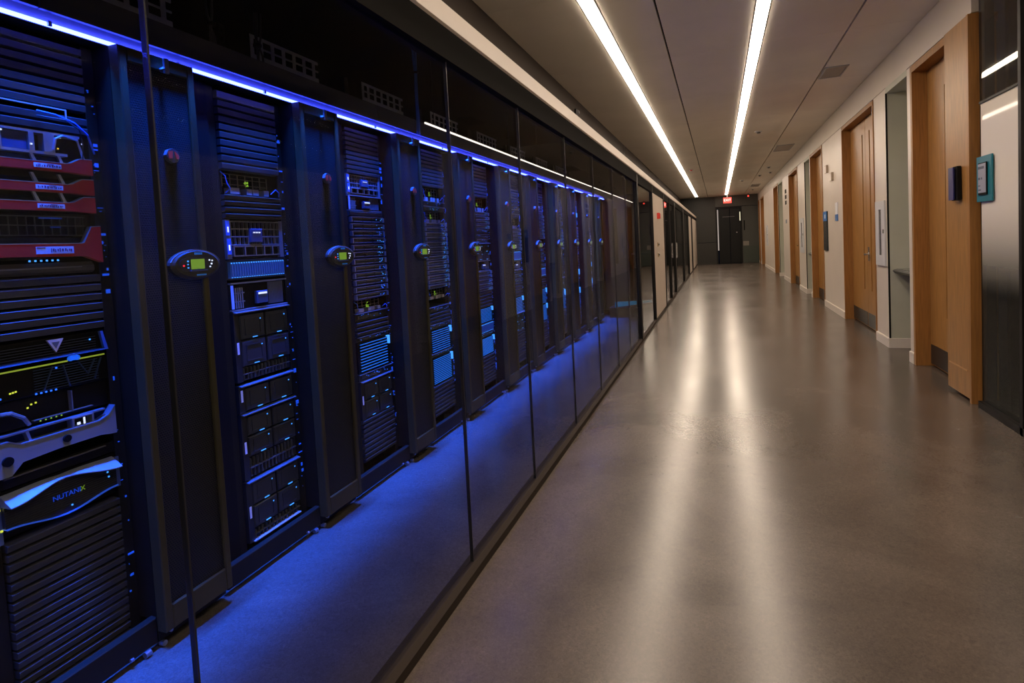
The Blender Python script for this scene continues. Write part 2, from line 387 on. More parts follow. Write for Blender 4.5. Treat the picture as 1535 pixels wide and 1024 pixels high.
part('frame', MB().box(GX - .03, GX + .02, 22.3, 22.4, 0, 2.16).box(GX - .03, GX + .02, 23.5, 23.6, 0, 2.16), M_frame, d8)
part('door_leaf', MB().box(GX - .03, GX - .0, 22.4, 23.5, .02, 2.15), M_black, d8)
# spaces behind the far glass
struct(part('trim_6', MB().box(-2.6, -2.5, 11.0, Y1, 0, 2.3), M_endw))
fa = thing('fire_alarm', (GX + .022, 9.95, 1.70), 'red and white fire alarm strobe on the beige panel', 'alarm')
part('backplate', MB().bbox(0, .045, .0, .12, -.045, .045, .008), M_white, fa)
part('strobe', MB().bbox(0, .05, -.13, -.01, -.05, .05, .012), mat('alarm_red', (.6, .03, .02), .3), fa)
for j, zz in enumerate((1.22, 1.05)):
    h = thing('wall_switch', (GX + .022, 9.75, zz), ('upper', 'lower')[j] + ' brass coloured switch on the beige panel below the alarm', 'switch')
    part('plate', MB().bbox(0, .012, -.05, .05, -.035, .035, .003), mat('brass', (.45, .33, .18), .35, .7), h)
    part('toggle', MB().bbox(.012, .03, -.012, .012, -.015, .015, .003), M_dim, h)

# ------------------------------------------------------------------ right wall
wr = sroot('wall_right')
part('bulkhead', MB().box(WX, WX + .12, 4.98, Y1, 2.80, CZ + .05), M_wall, wr)
part('bulkhead', MB().box(WX, WX + .12, Y0, 4.98, 2.92, CZ + .05), M_wall, wr)
DOORS = [(4.98, 6.32), (7.68, 9.47), (11.14, 12.50), (14.40, 16.10), (18.95, 20.35), (24.6, 26.3), (27.0, 27.8)]
NICHES = [(6.45, 7.18), (12.62, 13.30), (17.65, 18.85)]
SEGS = [(6.32, 6.45), (7.18, 7.68), (9.47, 11.14), (12.50, 12.62), (13.30, 14.40), (16.10, 17.65), (18.85, 18.95), (20.35, 22.4), (22.4, 24.6), (26.3, 27.0), (27.8, Y1)]
bb = sroot('baseboard_right')
for a, b in SEGS:
    part('wall_panel', MB().bbox(WX - .0, WX + .001, a + .002, b - .002, .0, 2.795, .0005).box(WX + .001, WX + .10, a + .002, b - .002, 0, 2.795), M_wall, wr)
    part('baseboard', MB().pxz([(WX + .01, 0), (WX - .014, 0), (WX - .014, .095), (WX - .008, .105), (WX + .01, .105)], a, b), M_base, bb)
for a, b in NICHES:
    part('niche_back', MB().box(WX + .55, WX + .60, a, b, 0, 2.80), M_niche, wr)
    part('niche_side', MB().box(WX + .10, WX + .60, b, b + .02, 0, 2.80), M_niche, wr)
    part('niche_side', MB().box(WX + .10, WX + .60, a - .02, a, 0, 2.80), M_niche, wr)
    part('niche_top', MB().box(WX + .0, WX + .55, a, b, 2.74, 2.80), M_niche, wr)
    part('niche_side', MB().box(WX + .012, WX + .55, b - .012, b + .001, .10, 2.74), M_niche, wr)
    part('baseboard', MB().box(WX - .012, WX + .55, b - .024, b - .012, 0, .105), M_base, bb)
    part('corner_bead', MB().box(WX - .003, WX + .012, b - .013, b + .004, .105, 2.74), M_black, wr)

def leaf(mb, gr, x, ya, yb, z0, z1, gy, g0, g1, gw_=.048):
    mb.box(x, x + .04, ya, gy - gw_ / 2, z0, z1).box(x, x + .04, gy + gw_ / 2, yb, z0, z1)
    mb.box(x, x + .04, gy - gw_ / 2, gy + gw_ / 2, z0, g0).box(x, x + .04, gy - gw_ / 2, gy + gw_ / 2, g1, z1)
    gr.box(x + .034, x + .04, gy - gw_ / 2, gy + gw_ / 2, g0, g1)
def lever(parent, x, y, z):
    h = part('handle', MB().bbox(-.006, 0, -.03, .03, -.09, .09, .002).cyl((0, 0), .011, -.05, 0, 10).cyl((0, .0), .02, -.012, 0, 12).box(-.058, -.045, -.11, .012, -.011, .011), M_chrome, parent)
    h.matrix_world = Matrix.Translation((x, y, z)) @ Matrix.Scale(1, 4)
    return h
def make_door(n, a, b, double):
    d = sroot('door_%d' % n)
    H = 2.785; f = .035; dep = .12
    part('frame', MB().box(WX - .010, WX + dep + .04, b - f, b, 0, H).box(WX - .010, WX + dep + .04, a, a + f, 0, H).box(WX - .010, WX + dep + .04, a + f, b - f, H - .05, H), M_woodd, d)
    ya, yb = a + f, b - f; x = WX + dep - .02
    m = (ya + yb) / 2
    sp = [(m, yb, m + .16), (ya, m, m - .22)] if double else [(ya, yb, ya + (yb - ya) * .45)]
    for (p, q, gy) in sp:
        mb, gr = MB(), MB()
        leaf(mb, gr, x, p + .004, q - .004, .02, H - .055, gy, .50, 2.55)
        lf = part('door_leaf', mb, M_wood, d)
        part('groove', gr, M_groove, lf)
        part('kick_plate', MB().bbox(-.004, 0, p + .02, q - .02, .03, .21, .001), M_kick, lf, (x, 0, 0))
        if not double or q == m: lever(lf, x, (q if double else q) - .10 if double else p + .12, .98)
    part('door_closer', MB().box(x - .06, x, ya + .05, ya + .25, H - .12, H - .06), M_chrome, d)
    return d
for i, (a, b) in enumerate(DOORS):
    if i == 0: continue
    make_door(i + 1, a, b, i in (1, 3, 5))
# first door: recessed leaf at the far side, proud sliding panel at the near side
d1 = sroot('door_1')
a, b = DOORS[0]; H = 2.785
part('frame', MB().box(WX - .010, WX + .16, b - .05, b, 0, H).box(WX - .010, WX + .16, 5.0, b - .05, H - .06, H), M_woodd, d1)
mb, gr = MB(), MB(); leaf(mb, gr, WX + .11, 5.0, b - .055, .02, H - .06, 5.84, .50, 2.50, .04)
lf = part('door_leaf', mb, M_wood, d1); part('groove', gr, M_groove, lf)
part('kick_plate', MB().bbox(-.004, 0, 5.3, b - .07, .03, .21, .001), M_kick, lf, (WX + .11, 0, 0))
part('handle', MB().cyl((0, 0), .012, -.03, 0, 10).box(-.04, -.028, -.06, .02, -.012, .012), M_dim, lf, (WX + .11, 5.66, 1.0))
part('sliding_panel', MB().bbox(WX - .03, WX - .005, 4.985, 5.40, .03, H - .004, .003).box(WX - .005, WX + .10, 4.99, 5.40, .03, H - .004), M_wood, d1)
part('panel_rail', MB().box(WX - .0325, WX - .0295, 5.02, 5.37, .225, .235), mat('brass_line', (.6, .33, .12), .3, .6), d1)
part('jamb', MB().box(WX - .03, WX + .12, 4.955, 4.985, 0, H), M_woodd, d1)

# near glass partition on the right
g3 = sroot('window_3')
part('frame', MB().box(WX + .035, WX + .09, 4.87, 4.955, 0, 2.9).box(WX - .02, WX + .06, 4.24, 4.275, 0, 2.9).box(WX - .02, WX + .06, Y0, 4.87, 0, .05).box(WX - .02, WX + .06, Y0, 4.87, 2.85, 2.92)
     .box(WX + .0, WX + .03, 4.275, 4.87, 2.135, 2.15).box(WX - .02, WX + .06, 2.6, 2.635, 0, 2.9).box(WX - .02, WX + .06, 1.0, 1.035, 0, 2.9), M_frame, g3)
for p, q in ((4.275, 4.87), (2.635, 4.24), (1.035, 2.6), (Y0, 1.0)):
    part('glass_pane', MB().box(WX + .010, WX + .018, p, q, 2.15, 2.86), M_glass2, g3)
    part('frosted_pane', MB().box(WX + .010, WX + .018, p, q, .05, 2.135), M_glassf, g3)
struct(part('wall_room', MB().box(3.1, 3.2, Y0, 5.0, 0, 3.2).box(WX + .2, 3.1, 4.95, 5.0, 0, 3.2), M_dark))

# ------------------------------------------------------------------ cooling units and racks
PER = .85
NB = 10
# cooler meshes
def curve_pts(f, n=14): return [f(i / (n - 1)) for i in range(n)]
def build_cooler():
    t = thing('cooling_unit', (0, 1.335, 0), '', 'cooling unit')
    W = .282
    part('cabinet_body', MB().box(-.9, 0.012, 0, W, .100, 2.04).box(-.008, .016, 0, W, .022, .1), M_rack, t, (RX, 0, 0))
    # door frame: ring around the mesh
    d = DX - RX - .008
    df = MB(); z0, z1 = .06, 2.040
    for (p, q, r, s_) in ((0, .028, z0, z1), (W - .028, W, z0, z1), (.028, W - .028, z0, z0 + .085), (.028, W - .028, z1 - .048, z1)):
        df.bbox(.014, d, p, q, r, s_, .004)
    part('door_frame', df, M_door, t, (RX, 0, 0))
    part('mesh_panel', MB().box(.014, d - .010, .026, W - .026, z0 + .08, z1 - .045), M_holes, t, (RX, 0, 0))
    part('base_plinth', MB().box(-.9, -.15, 0, W, .0, .10), M_black, t, (RX - .03, 0, 0))
    # badge
    bg = part('badge', MB().cyl((.165, 1.70), .026, d - .010, d + .006, 8), M_dim, t, (RX, 0, 0))
    part('badge_emblem', MB().pyz([(.145, 1.712), (.163, 1.716), (.160, 1.690), (.148, 1.688)], d + .006, d + .008).pyz([(.170, 1.716), (.186, 1.704), (.186, 1.690), (.176, 1.690)], d + .006, d + .008), mat('badge_red', (.7, .10, .10), .4, emit=(.5,.05,.05), es=.12), bg)
    # latch hook at the top
    part('latch', MB().cyl((.15, 1.995), .009, d, d + .03, 10).box(d + .018, d + .028, .142, .158, 1.98, 2.03), M_silver, t, (RX, 0, 0))
    # display panel, an oval lozenge
    c = (.215, 1.312); a_, b_ = .106, .055
    def oval(k, n=32):
        pts = []
        for i in range(n):
            t_ = 2 * math.pi * i / n
            y_ = math.copysign(abs(math.cos(t_)) ** 1.15, math.cos(t_)) * a_ * k; z_ = math.sin(t_) * b_ * (k if k > .6 else k)
            pts.append((c[0] + y_, c[1] + z_))
        return pts
    o1, o2, o3 = oval(1.0), oval(.97), oval(.86)
    n = 32; mbd = MB()
    vs = [(d, *p) for p in o1] + [(d + .016, *p) for p in o1] + [(d + .024, *p) for p in o3]
    fs = [(i, (i + 1) % n, n + (i + 1) % n, n + i) for i in range(n)] + [(n + i, n + (i + 1) % n, 2 * n + (i + 1) % n, 2 * n + i) for i in range(n)] + [tuple(range(2 * n, 3 * n))]
    mbd.add(vs, fs)
    dp = part('display_panel', mbd, mat('display_plastic', (.030, .028, .024), .5, spec=.3), t, (RX, 0, 0))
    X = d + .024
    rim = MB().band([o1[i] for i in range(1, 16)], [(c[0] + (o1[i][0] - c[0]) * .985, c[1] + (o1[i][1] - c[1]) * .955) for i in range(1, 16)], d + .014, d + .019)
    part('rim_highlight', rim, M_greybez, dp)
    ins = MB().pyz([(c[0] + .075 * math.copysign(abs(math.cos(q)) ** .7, math.cos(q)), c[1] + .027 * math.copysign(abs(math.sin(q)) ** .6, math.sin(q))) for q in [2 * math.pi * i / 24 for i in range(24)]], X, X + .002)
    part('control_inset', ins, mat('inset_navy', (.02, .02, .035), .35), dp)
    part('screen', MB().box(X + .002, X + .004, c[0] - .030, c[0] + .026, c[1] - .017, c[1] + .019), M_lcd, dp)
    part('screen_lip', MB().box(X + .002, X + .007, c[0] - .036, c[0] + .036, c[1] - .024, c[1] - .019), mat('lip_blue', (.05, .08, .3), .4), dp)
    part('buttons', MB().box(X + .002, X + .004, c[0] + .046, c[0] + .051, c[1] + .011, c[1] + .016).box(X + .002, X + .004, c[0] + .058, c[0] + .063, c[1] + .009, c[1] + .014)
         .box(X + .002, X + .004, c[0] + .054, c[0] + .060, c[1] - .003, c[1] + .003).box(X + .002, X + .004, c[0] + .048, c[0] + .053, c[1] - .013, c[1] - .008), M_dotw, dp)
    part('status_lights', MB().box(X + .002, X + .004, c[0] - .045, c[0] - .040, c[1] + .010, c[1] + .015).box(X + .002, X + .004, c[0] - .045, c[0] - .041, c[1] - .001, c[1] + .003).box(X + .002, X + .004, c[0] - .045, c[0] - .040, c[1] - .013, c[1] - .009), M_dotc, dp)
    part('alarm_light', MB().cyl((c[0] - .060, c[1] - .003), .0035, X + .002, X + .004, 10), M_dotr, dp)
    # small blue maker's marks above and below the screen
    mk = MB()
    for j in range(5): mk.box(X + .0005, X + .0015, c[0] - .012 + j * .0068, c[0] - .012 + j * .0068 + .005, c[1] + .035, c[1] + .043)
    for j in range(7): mk.box(X + .0005, X + .0015, c[0] - .008 + j * .006, c[0] - .008 + j * .006 + .0045, c[1] - .041, c[1] - .036)
    part('maker_marks', mk, mat('mark_blue', (.03, .2, .6), .4, emit=(.01, .12, .5), es=.5), dp)
    # vertical caster and bolts
    part('foot_bolt', MB().cyl((.012, .012), .010, .0, .02, 8).cyl((.04, .040), .006, .0, .02, 8), M_silver, t, (RX + .008, 0, 0))
    return t
cool0 = build_cooler()
for k in range(NB):
    o = cool0 if k == 0 else copytree(cool0)
    o.location = (0, 1.335 + PER * k, 0)
    o['label'] = ('black perforated cooling unit with oval display, nearest the camera' if k == 0 else
                  'black perforated cooling unit with oval display, %s one along the row' % ORD[k] if k < NB - 1 else 'black perforated cooling unit closing the far end of the rack row')
    o['group'] = 'cooling units between the racks'

# server rack bays
def build_rack(r):
    base = PER * r
    t = thing('server_rack', (0, base, 0), '%s server rack bay from the left, black frame lit blue at top' % ORD[r].capitalize() if r else 'server rack bay at the left edge of the photo with red servers', 'server rack', 'server racks in the row')
    y0, y1 = .785, 1.333
    part('side_filler', MB().box(EX - .02, EX + .01, y0, .918, .05, 2.045), M_black, t)
    for q in (.925, 1.297):
        part('mounting_rail', MB().box(EX - .03, EX - .001, q, q + .036, .06, 2.04), M_rack, t)
    part('back_panel', MB().box(-2.85, -2.83, y0, y1, .05, 2.045), M_dark, t)
    part('top_panel', MB().box(-2.85, RX, y0, y1, 2.040, 2.055), M_rack, t)
    part('side_panel', MB().box(-2.83, EX - .03, .905, .912, .05, 2.04).box(-2.83, EX - .03, 1.334 - .01, 1.334, .05, 2.04), M_black, t)
    part('base_rail', MB().bbox(RX - .010, RX + .016, y0, y1, .022, .112, .004), M_rack, t)
    part('caster', MB().cyl((.0, .012), .011, 0, .02, 10, ax=1).cyl((.004, .03), .006, -.05, -.04, 10, ax=1), M_silver, t, (RX + .018, 1.28, .0))
    # tiny lights and clips up the right-hand rail
    L1 = MB()
    rr = random.Random(100 + r)
    for i in range(46 if r else 34):
        z = rr.uniform(.2, 1.9); s_ = rr.uniform(.0012, .0030) * (1 + .3 * r)
        L1.box(EX + .001, EX + .004, 1.303 + rr.uniform(0, .02), 1.303 + rr.uniform(0, .02) + s_ * 1.2 + .002, z, z + s_ * rr.choice((1, 1, 2, 5)))
    part('rail_clips', L1, mat('clip_blue', (.05, .15, .5), .3, emit=(.01, .10, .9), es=.6), t)
    return t
racks = [build_rack(r) for r in range(NB)]

SL = {}
def slats(r, ztop, n, pitch, m=None, w=.322):
    t = racks[r]
    k = (round(pitch, 4), m)
    if k not in SL:
        p = pitch
        SL[k] = MB().pxz([(-.03, .002), (.002, .002), (.012, .004), (.014, p * .74), (.011, p * .82), (-.008, p * .86), (-.03, p * .86)], 0, w).mesh('blanking_panel', m or M_slat)
    for i in range(n):
        link('blanking_panel', SL[k], t, (EX, .968, ztop - (i + 1) * pitch))

cnt = {}
def eq(r, z, h, name, label, cat, group=None):
    """a device in bay r with its bottom at z; local y runs 0..W to the right, x outwards"""
    key = (r, name); cnt[key] = cnt.get(key, 0) + 1
    where = ' in the %s rack bay' % ORD[r]
    lab = label + where
    t = thing(name, (EX, PER * r + .968, z), lab, cat, group)
    t['_k'] = cnt[key]
    return t
W = .326
CACHE = {}
def cpart(name, key, fn, m, t, loc=None):
    k = (name, key)
    if k not in CACHE:
        mb = fn(); CACHE[k] = mb.mesh(name, m)
    o = link(name, CACHE[k], t, loc)
    if name in STUFF: o['kind'] = 'stuff'
    return o

def dots(lst, s=.003, x=.006):
    mb = MB()
    for (y, z) in lst: mb.box(x, x + .002, y - s / 2, y + s / 2, z - s / 2, z + s / 2)
    return mb

def dev_switch(r, z, h, t, seed=0):
    """thin switch: body with lip, row of ports, lights"""
    rr = random.Random(r * 100 + int(z * 1000))
    k = round(h, 3)
    cpart('chassis', ('sw', k), lambda: MB().box(-.4, .0, 0, W, .002, h - .003).pxz([(0, h - .009), (.008, h - .009), (.006, h - .004), (0, h - .003)], 0, W).box(0, .004, 0, W, .002, .005), M_chas, t)
    cpart('glint_lip', ('sw', k), lambda: MB().box(.0, .014, 0, W, h - .006, h - .0035), M_silver, t)  # silver lip added to catch the blue beam as an edge highlight
    def ports():
        mb = MB()
        n = 14
        for i in range(n):
            y = .03 + i * (.20 / n); mb.box(0, .003, y, y + .009, h * .28, h * .62)
        return mb
    cpart('port_row', ('sw', k), ports, M_dim, t)
    ps = [(rr.uniform(.01, W - .01), rr.uniform(.2, .8) * h) for _ in range(rr.randint(5, 11))]
    part('status_lights', dots(ps, .0035, .004), rr.choice([M_dotb, M_dotb, M_dotc, M_dotb]), t)

def dev_server1u(r, z, h, t):
    rr = random.Random(r * 77 + int(z * 1000)); k = round(h, 3)
    cpart('chassis', ('s1', k), lambda: MB().bbox(-.4, .010, 0, W, .002, h - .004, .003), M_chas, t)
    def gr():
        mb = MB()
        for i in range(3):
            mb.box(.010, .014, .03 + i * .09, .03 + i * .09 + .08, h * .2, h * .28).box(.010, .014, .03 + i * .09, .03 + i * .09 + .08, h * .62, h * .70)
        return mb
    cpart('vent_bars', ('s1', k), gr, M_greybez, t)
    cpart('glint_lip', ('s1', k), lambda: MB().box(.006, .016, 0, W, h - .007, h - .004), M_silver, t)  # lip added so the blue beam draws a bright edge
    ear = cpart('ear_handle', ('s1', k), lambda: MB().box(0, .022, .0, .008, h * .15, h * .8).box(0, .022, W - .008, W, h * .15, h * .8), M_silver, t)
    ps = [(rr.uniform(.25, W - .01), rr.uniform(.2, .8) * h) for _ in range(rr.randint(3, 7))]
    part('status_lights', dots(ps, .004, .012), rr.choice([M_dotb, M_dotc]), t)

def dev_modules(r, z, h, t, rows, ventz=0.0):
    """storage enclosure: silver-blue ledge on top, modules 2 per row, side label"""
    cpart('chassis', ('mo', round(h, 3)), lambda: MB().box(-.4, -.006, 0, W, 0, h).box(-.006, .012, 0, W, h - .006, h).box(-.006, .010, .0, .030, 0, h - .006), M_chas, t)
    part('ledge', MB().pxz([(0, h - .006), (.024, h - .006), (.024, h - .002), (.0, h + .002)], .004, W - .004), M_silver, t)
    mh = (h - ventz - .012) / rows
    def mod():
        mb = MB().bbox(0, .014, 0, .136, .004, mh - .004, .004)
        mb.box(.014, .016, .022, .112, mh * .18, mh * .22).box(.014, .016, .022, .112, mh * .78, mh * .82).box(.014, .016, .022, .026, mh * .22, mh * .78).box(.014, .016, .108, .112, mh * .22, mh * .78)
        return mb
    for i in range(rows):
        for j in range(2):
            zz = ventz + i * mh
            o = cpart('drive_module', round(mh, 4), mod, mat('module_plastic', (.05, .056, .075), .35, .3), t, (-.004, .036 + j * .146, zz))
            cpart('status_light', round(mh, 4), lambda: MB().box(.014, .017, .108, .113, mh * .72, mh * .72 + .005), M_dotc, o)
            cpart('latch_light', round(mh, 4), lambda: MB().box(.014, .017, .062, .088, .007, .0105), M_dotc, o)
    if ventz:
        vb = MB()
        for i in range(13): vb.box(-.004, .006, .04 + i * .021, .043 + i * .021, .004, ventz - .006)
        vb.box(-.004, .008, .035, W - .01, ventz * .45, ventz * .5)
        part('vent_grid', vb, M_dim, t)
    part('side_label', MB().box(.010, .012, .010, .020, h * .40, h * .40 + .05), mat('label_lilac', (.6, .6, .8), .5, emit=(.12, .16, .8), es=.55), t)

def dev_sleds(r, z, h, t, n=23):
    cpart('chassis', ('sl', round(h, 3)), lambda: MB().box(-.4, -.008, 0, W, 0, h).box(-.008, .012, 0, W, h - .004, h).box(-.008, .012, 0, W, 0, .003), M_chas, t)
    st = (W - .014) / n
    fn = lambda: MB().bbox(0, .018, 0, st * .52, .007, h - .008, .0015).box(.018, .024, st * .1, st * .40, .014, h - .016)
    for i in range(n):
        o = cpart('drive_sled', ('sl', n, round(h, 3)), fn, M_sled, t, (-.008, .008 + i * st, 0))
        cpart('drive_light', ('sl', n, round(h, 3)), lambda: MB().box(.018, .022, .0015, .0055, h - .016, h - .011).box(.018, .022, .0015, .0055, .008, .011), M_dotc, o)

def dev_fans(r, z, h, t):
    cpart('chassis', ('fa', round(h, 3)), lambda: MB().box(-.4, -.01, 0, W, 0, h), M_black, t)
    g = MB()
    for i in range(12): g.box(-.01, .002, .030 + i * .023, .033 + i * .023, h * .36, h - .006)
    for zz in (.36, .57, .77, .96): g.box(-.01, .004, .024, W - .022, h * zz - .002, h * zz + .002)
    g.box(-.01, .006, .0, .024, 0, h).box(-.01, .006, W - .022, W, 0, h)
    part('fan_grille', g, M_greybez, t)
    sc = part('center_plate', MB().bbox(0, .014, .125, .195, h * .42, h * .78, .003), mat('plate_blue', (.06, .10, .22), .35, .3), t)
    part('indicator', MB().box(.014, .016, .140, .150, h * .66, h * .69).box(.014, .016, .155, .165, h * .66, h * .69).box(.014, .016, .170, .180, h * .66, h * .69), M_dotw, sc)
    lv = MB().box(0, .010, .03, W - .03, h * .30, h * .33).box(0, .010, .03, W - .03, h * .06, h * .09)
    for y in (.03, .09, .15, .20, .25): lv.box(0, .012, y, y + .005, h * .06, h * .33)
    part('lever_frame', lv, M_silver, t)
    for q in (.0,):
        hb = part('label_tag', MB().box(.006, .009, .0, .018, h * .60, h * .97).box(.006, .009, .002, .020, h * .12, h * .52), mat('tag_blue', (.05, .12, .6), .4, emit=(.01, .05, .8), es=.7), t)
        part('tag_mark', MB().box(.009, .010, .006, .013, h * .68, h * .82).box(.009, .010, .007, .014, h * .22, h * .36), M_dotw, hb)

def dev_bezel2u(r, z, h, t):
    cpart('chassis', ('b2', round(h, 3)), lambda: MB().box(-.4, -.006, 0, W, 0, h), M_black, t)
    g = MB().box(-.006, .010, 0, W, h - .008, h - .002).box(-.006, .008, 0, W, 0, .005)
    for i in range(4):
        g.box(-.006, .006, .025 + i * .012, .030 + i * .012, .01, h * .8)
    for i in range(10): g.box(-.006, .004, .22 + i * .009, .222 + i * .009, .012, h - .012)
    for i in range(2): g.box(-.006, .006, .02, .075, h * (.3 + .3 * i), h * (.3 + .3 * i) + .004)
    part('grille', g, M_greybez, t)
    s_ = part('screen_module', MB().bbox(0, .016, .135, .20, h * .18, h * .62, .003), mat('plate_blue', (.06, .10, .22), .35, .3), t)
    part('indicator', MB().box(.016, .018, .142, .192, h * .50, h * .57), M_dotw, s_)
    part('label_tag', MB().box(.006, .009, .002, .014, h * .08, h * .9), mat('tag_blue2', (.1, .2, .8), .4, emit=(.06, .12, .9), es=.9), t)

def dev_litvent(r, z, h, t, n=10, m=None):
    cpart('chassis', ('lv', round(h, 3)), lambda: MB().bbox(-.4, .004, 0, W, 0, h, .002), M_black, t)
    mb = MB()
    for i in range(n):
        zz = h * (.06 + .84 * i / (n - 1)); mb.box(.004, .010, .025, W - .030, zz, zz + .0036)
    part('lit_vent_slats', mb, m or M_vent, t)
    part('corner_handle', MB().box(.004, .02, W - .020, W - .014, h * .70, h * .98).box(.004, .02, W - .034, W - .014, h * .94, h * .98), M_dotc, t)

def dev_gap(r, z, h, t):
    """open gear: dark box with a tan grid, cards and loose cables"""
    part('chassis', MB().box(-.4, -.12, 0, W, 0, h).box(-.12, 0, 0, .004, 0, h).box(-.12, 0, W - .004, W, 0, h), M_black, t)
    g = MB()
    for zz in (.45, .72, .92): g.box(-.03, -.026, .02, W - .05, h * zz, h * zz + .0022)
    for i in range(7): g.box(-.03, -.026, .03 + i * .042, .033 + i * .042, h * .35, h * .92)
    part('card_grid', g, mat('tan_metal', (.22, .19, .14), .4, .4), t)
    c = MB()
    for (y, w_) in ((.05, .05), (.14, .03), (.175, .035), (.24, .03)): c.box(-.04, -.005, y, y + w_, .0, h * .28)
    part('card_front', c, mat('pale_cards', (.4, .37, .36), .4, .3), t)
    rr = random.Random(5 + r)
    part('status_lights', dots([(.155 + rr.uniform(-.012, .012), h * .5 + rr.uniform(-.014, .016)) for _ in range(12)], .004, -.02), M_dotg, t)
    cb = MB()
    cb.tube([(0, .0, h * .95), (.01, .015, h * .75), (.01, .02, h * .45), (.012, .035, h * .2), (.0, .02, .0)], .0022)
    cb.tube([(0, W - .05, .01), (.012, W - .03, h * .35), (.012, W - .01, h * .2), (0, W, h * .02)], .0022)
    part('patch_cable', cb, M_cable, t)

def dev_red(r, z, h, t, big=False):
    H_ = h
    poly_t = [(-.0, h * .55), (W - .085, h * .55), (W - .070, h * .62), (W - .040, h * .98), (W - .005, h)]
    poly_b = [(-.0, 0.0), (W - .085, -.0), (W - .070, -.0), (W - .040, -.002), (W - .005, -.004)]
    if big:
        poly_t = [(0, h * .42), (W - .06, h * .42), (W - .05, h * .44), (W - .025, h * .98), (W + .004, h)]
        poly_b = [(0, 0.004), (W - .06, .0), (W - .05, .0), (W - .025, -.01), (W + .004, -.022)]
    bz = MB().band(poly_t, poly_b, 0, .022)
    part('chassis', MB().box(-.4, -.004, 0, W, 0, .060 if big else h * .95), M_black, t)
    b = part('red_bezel', bz, M_red, t)
    part('bezel_edge', MB().band([(y, zz + .0022) for y, zz in poly_t], [(y, zz - .0002) for y, zz in poly_t], 0, .0225), M_silver, b, label='thin bright upper edge of the bezel')
    hh = h * .55 if not big else h * .42
    lb = MB().box(.022, .0235, W - .175 if not big else W - .19, W - .100 if not big else W - .085, hh * .25, hh * .80)
    l = part('name_plate', lb, M_label, b)
    rr = random.Random(int(z * 1000)); ink = MB()
    y = (W - .170 if not big else W - .15)
    while y < (W - .105 if not big else W - .09):
        d_ = rr.uniform(.002, .005); ink.box(.0235, .0240, y, y + d_, hh * rr.uniform(.35, .45), hh * rr.uniform(.55, .70)); y += d_ + rr.uniform(.001, .004)
    if big: ink.box(.0235, .0240, W - .188, W - .165, hh * .70, hh * .76)
    else: ink.box(.0235, .0240, W - .14, W - .12, hh * .68, hh * .74)
    part('plate_print', ink, M_labelink, b)
    if not big:
        for y in (.05, .16, .235): part('handle_strut', MB().pyz([(y, h * .55), (y + .010, h * .55), (y - .004, h * 1.25), (y - .012, h * 1.25)], 0, .008), M_silver, t)
    else:
        part('status_lights', dots([(.125 + i * .0155, -.010) for i in range(6)], .005, .006), M_dotc, t)

# --- rack 1 (left edge of the photo)
slats(0, 2.030, 7, .030)
part('tan_tape', MB().box(.0, .004, .0, .26, 0, .004).box(0, .004, .256, .260, -.03, 0), mat('tan_strip', (.5, .42, .34), .5), racks[0], (EX + .012, .968, 1.815))
slats(0, 1.806, 2, .030)
t = eq(0, 1.668, .075, 'lever_shelf', 'blue lit silver shelf with lever brackets above the red servers', 'server')
part('chassis', MB().box(-.4, -.02, 0, W, 0, .075), M_black, t)
sv = MB().box(-.02, .010, 0, W - .03, .066, .074).box(-.02, .010, 0, W - .07, .004, .012)
for y, w_ in ((.02, .022), (.062, .018), (.150, .014), (.19, .03)): sv.box(-.015, .012, y, y + w_, .012, .066)
part('bracket_frame', sv, M_silver, t)
part('blue_insert', MB().box(-.01, .004, .085, .148, .014, .064), mat('insert_blue', (.03, .05, .12), .4), t)
part('curved_lever', MB().tube([(.012, .215, .02), (.014, .222, .055), (.014, .245, .068), (.014, .285, .060), (.012, .297, .02), (.008, .305, .0)], .004), M_silver, t)
part('status_lights', dots([(.03, .045), (.036, .028), (.08, .06), (.155, .03), (.235, .060), (.30, .05)], .0045, .013), M_dotw, t)
part('amber_light', dots([(.235, .028)], .004, .0), mat('amb', (.1, .1, .1), .4, emit=(.9, .55, .02), es=1.5), t)
t = tag(part('patch_cord', MB().tube([(EX + .02, 1.14, 1.80), (EX + .04, 1.18, 1.792), (EX + .045, 1.23, 1.775), (EX + .04, 1.27, 1.745), (EX + .02, 1.30, 1.69)], .0028), M_cable), 'blue lit patch cords curving down beside the lever shelf of the first rack', 'cable')
t = tag(part('patch_cord', MB().tube([(EX + .02, 1.14, 1.785), (EX + .05, 1.20, 1.778), (EX + .05, 1.24, 1.755), (EX + .045, 1.25, 1.71), (EX + .02, 1.262, 1.665)], .0022), M_cabled), 'dark patch cord hanging across the lever shelf of the first rack', 'cable')
zr = (1.622, 1.557, 1.500)
for i, z in enumerate(zr):
    t = eq(0, z, .05, 'red_server', ('topmost', 'middle', 'lowest')[i] + ' of the three thin red bezel servers', 'server', 'red bezel servers'); dev_red(0, z, .046, t)
part('pink_light', MB().box(.022, .024, .0, .020, .008, .014), mat('pinkl', (.2, .05, .1), .4, emit=(1, .15, .3), es=1.2), t)
t = eq(0, 1.425, .07, 'dark_grid_server', 'black server with faint grid front between red bezels', 'server')
g = MB()
for i in range(14): g.box(-.02, -.015, i * .023, i * .023 + .002, .0, .06)
for zz in (.0, .03, .058): g.box(-.02, -.013, 0, W - .02, zz, zz + .003)
part('chassis', MB().box(-.4, -.02, 0, W, 0, .07), M_black, t); part('grid', g, mat('dim_green_grey', (.08, .085, .07), .5), t)
part('status_lights', MB().box(-.012, -.010, .17, .235, .052, .056).box(-.012, -.010, .20, .23, .025, .028), mat('dimblue', (.02, .05, .2), .4, emit=(.0, .03, .3), es=.6), t)
t = eq(0, 1.358, .10, 'large_red_server', 'thick red bezel server with blue dots below', 'server', None); dev_red(0, 1.358, .095, t, True)
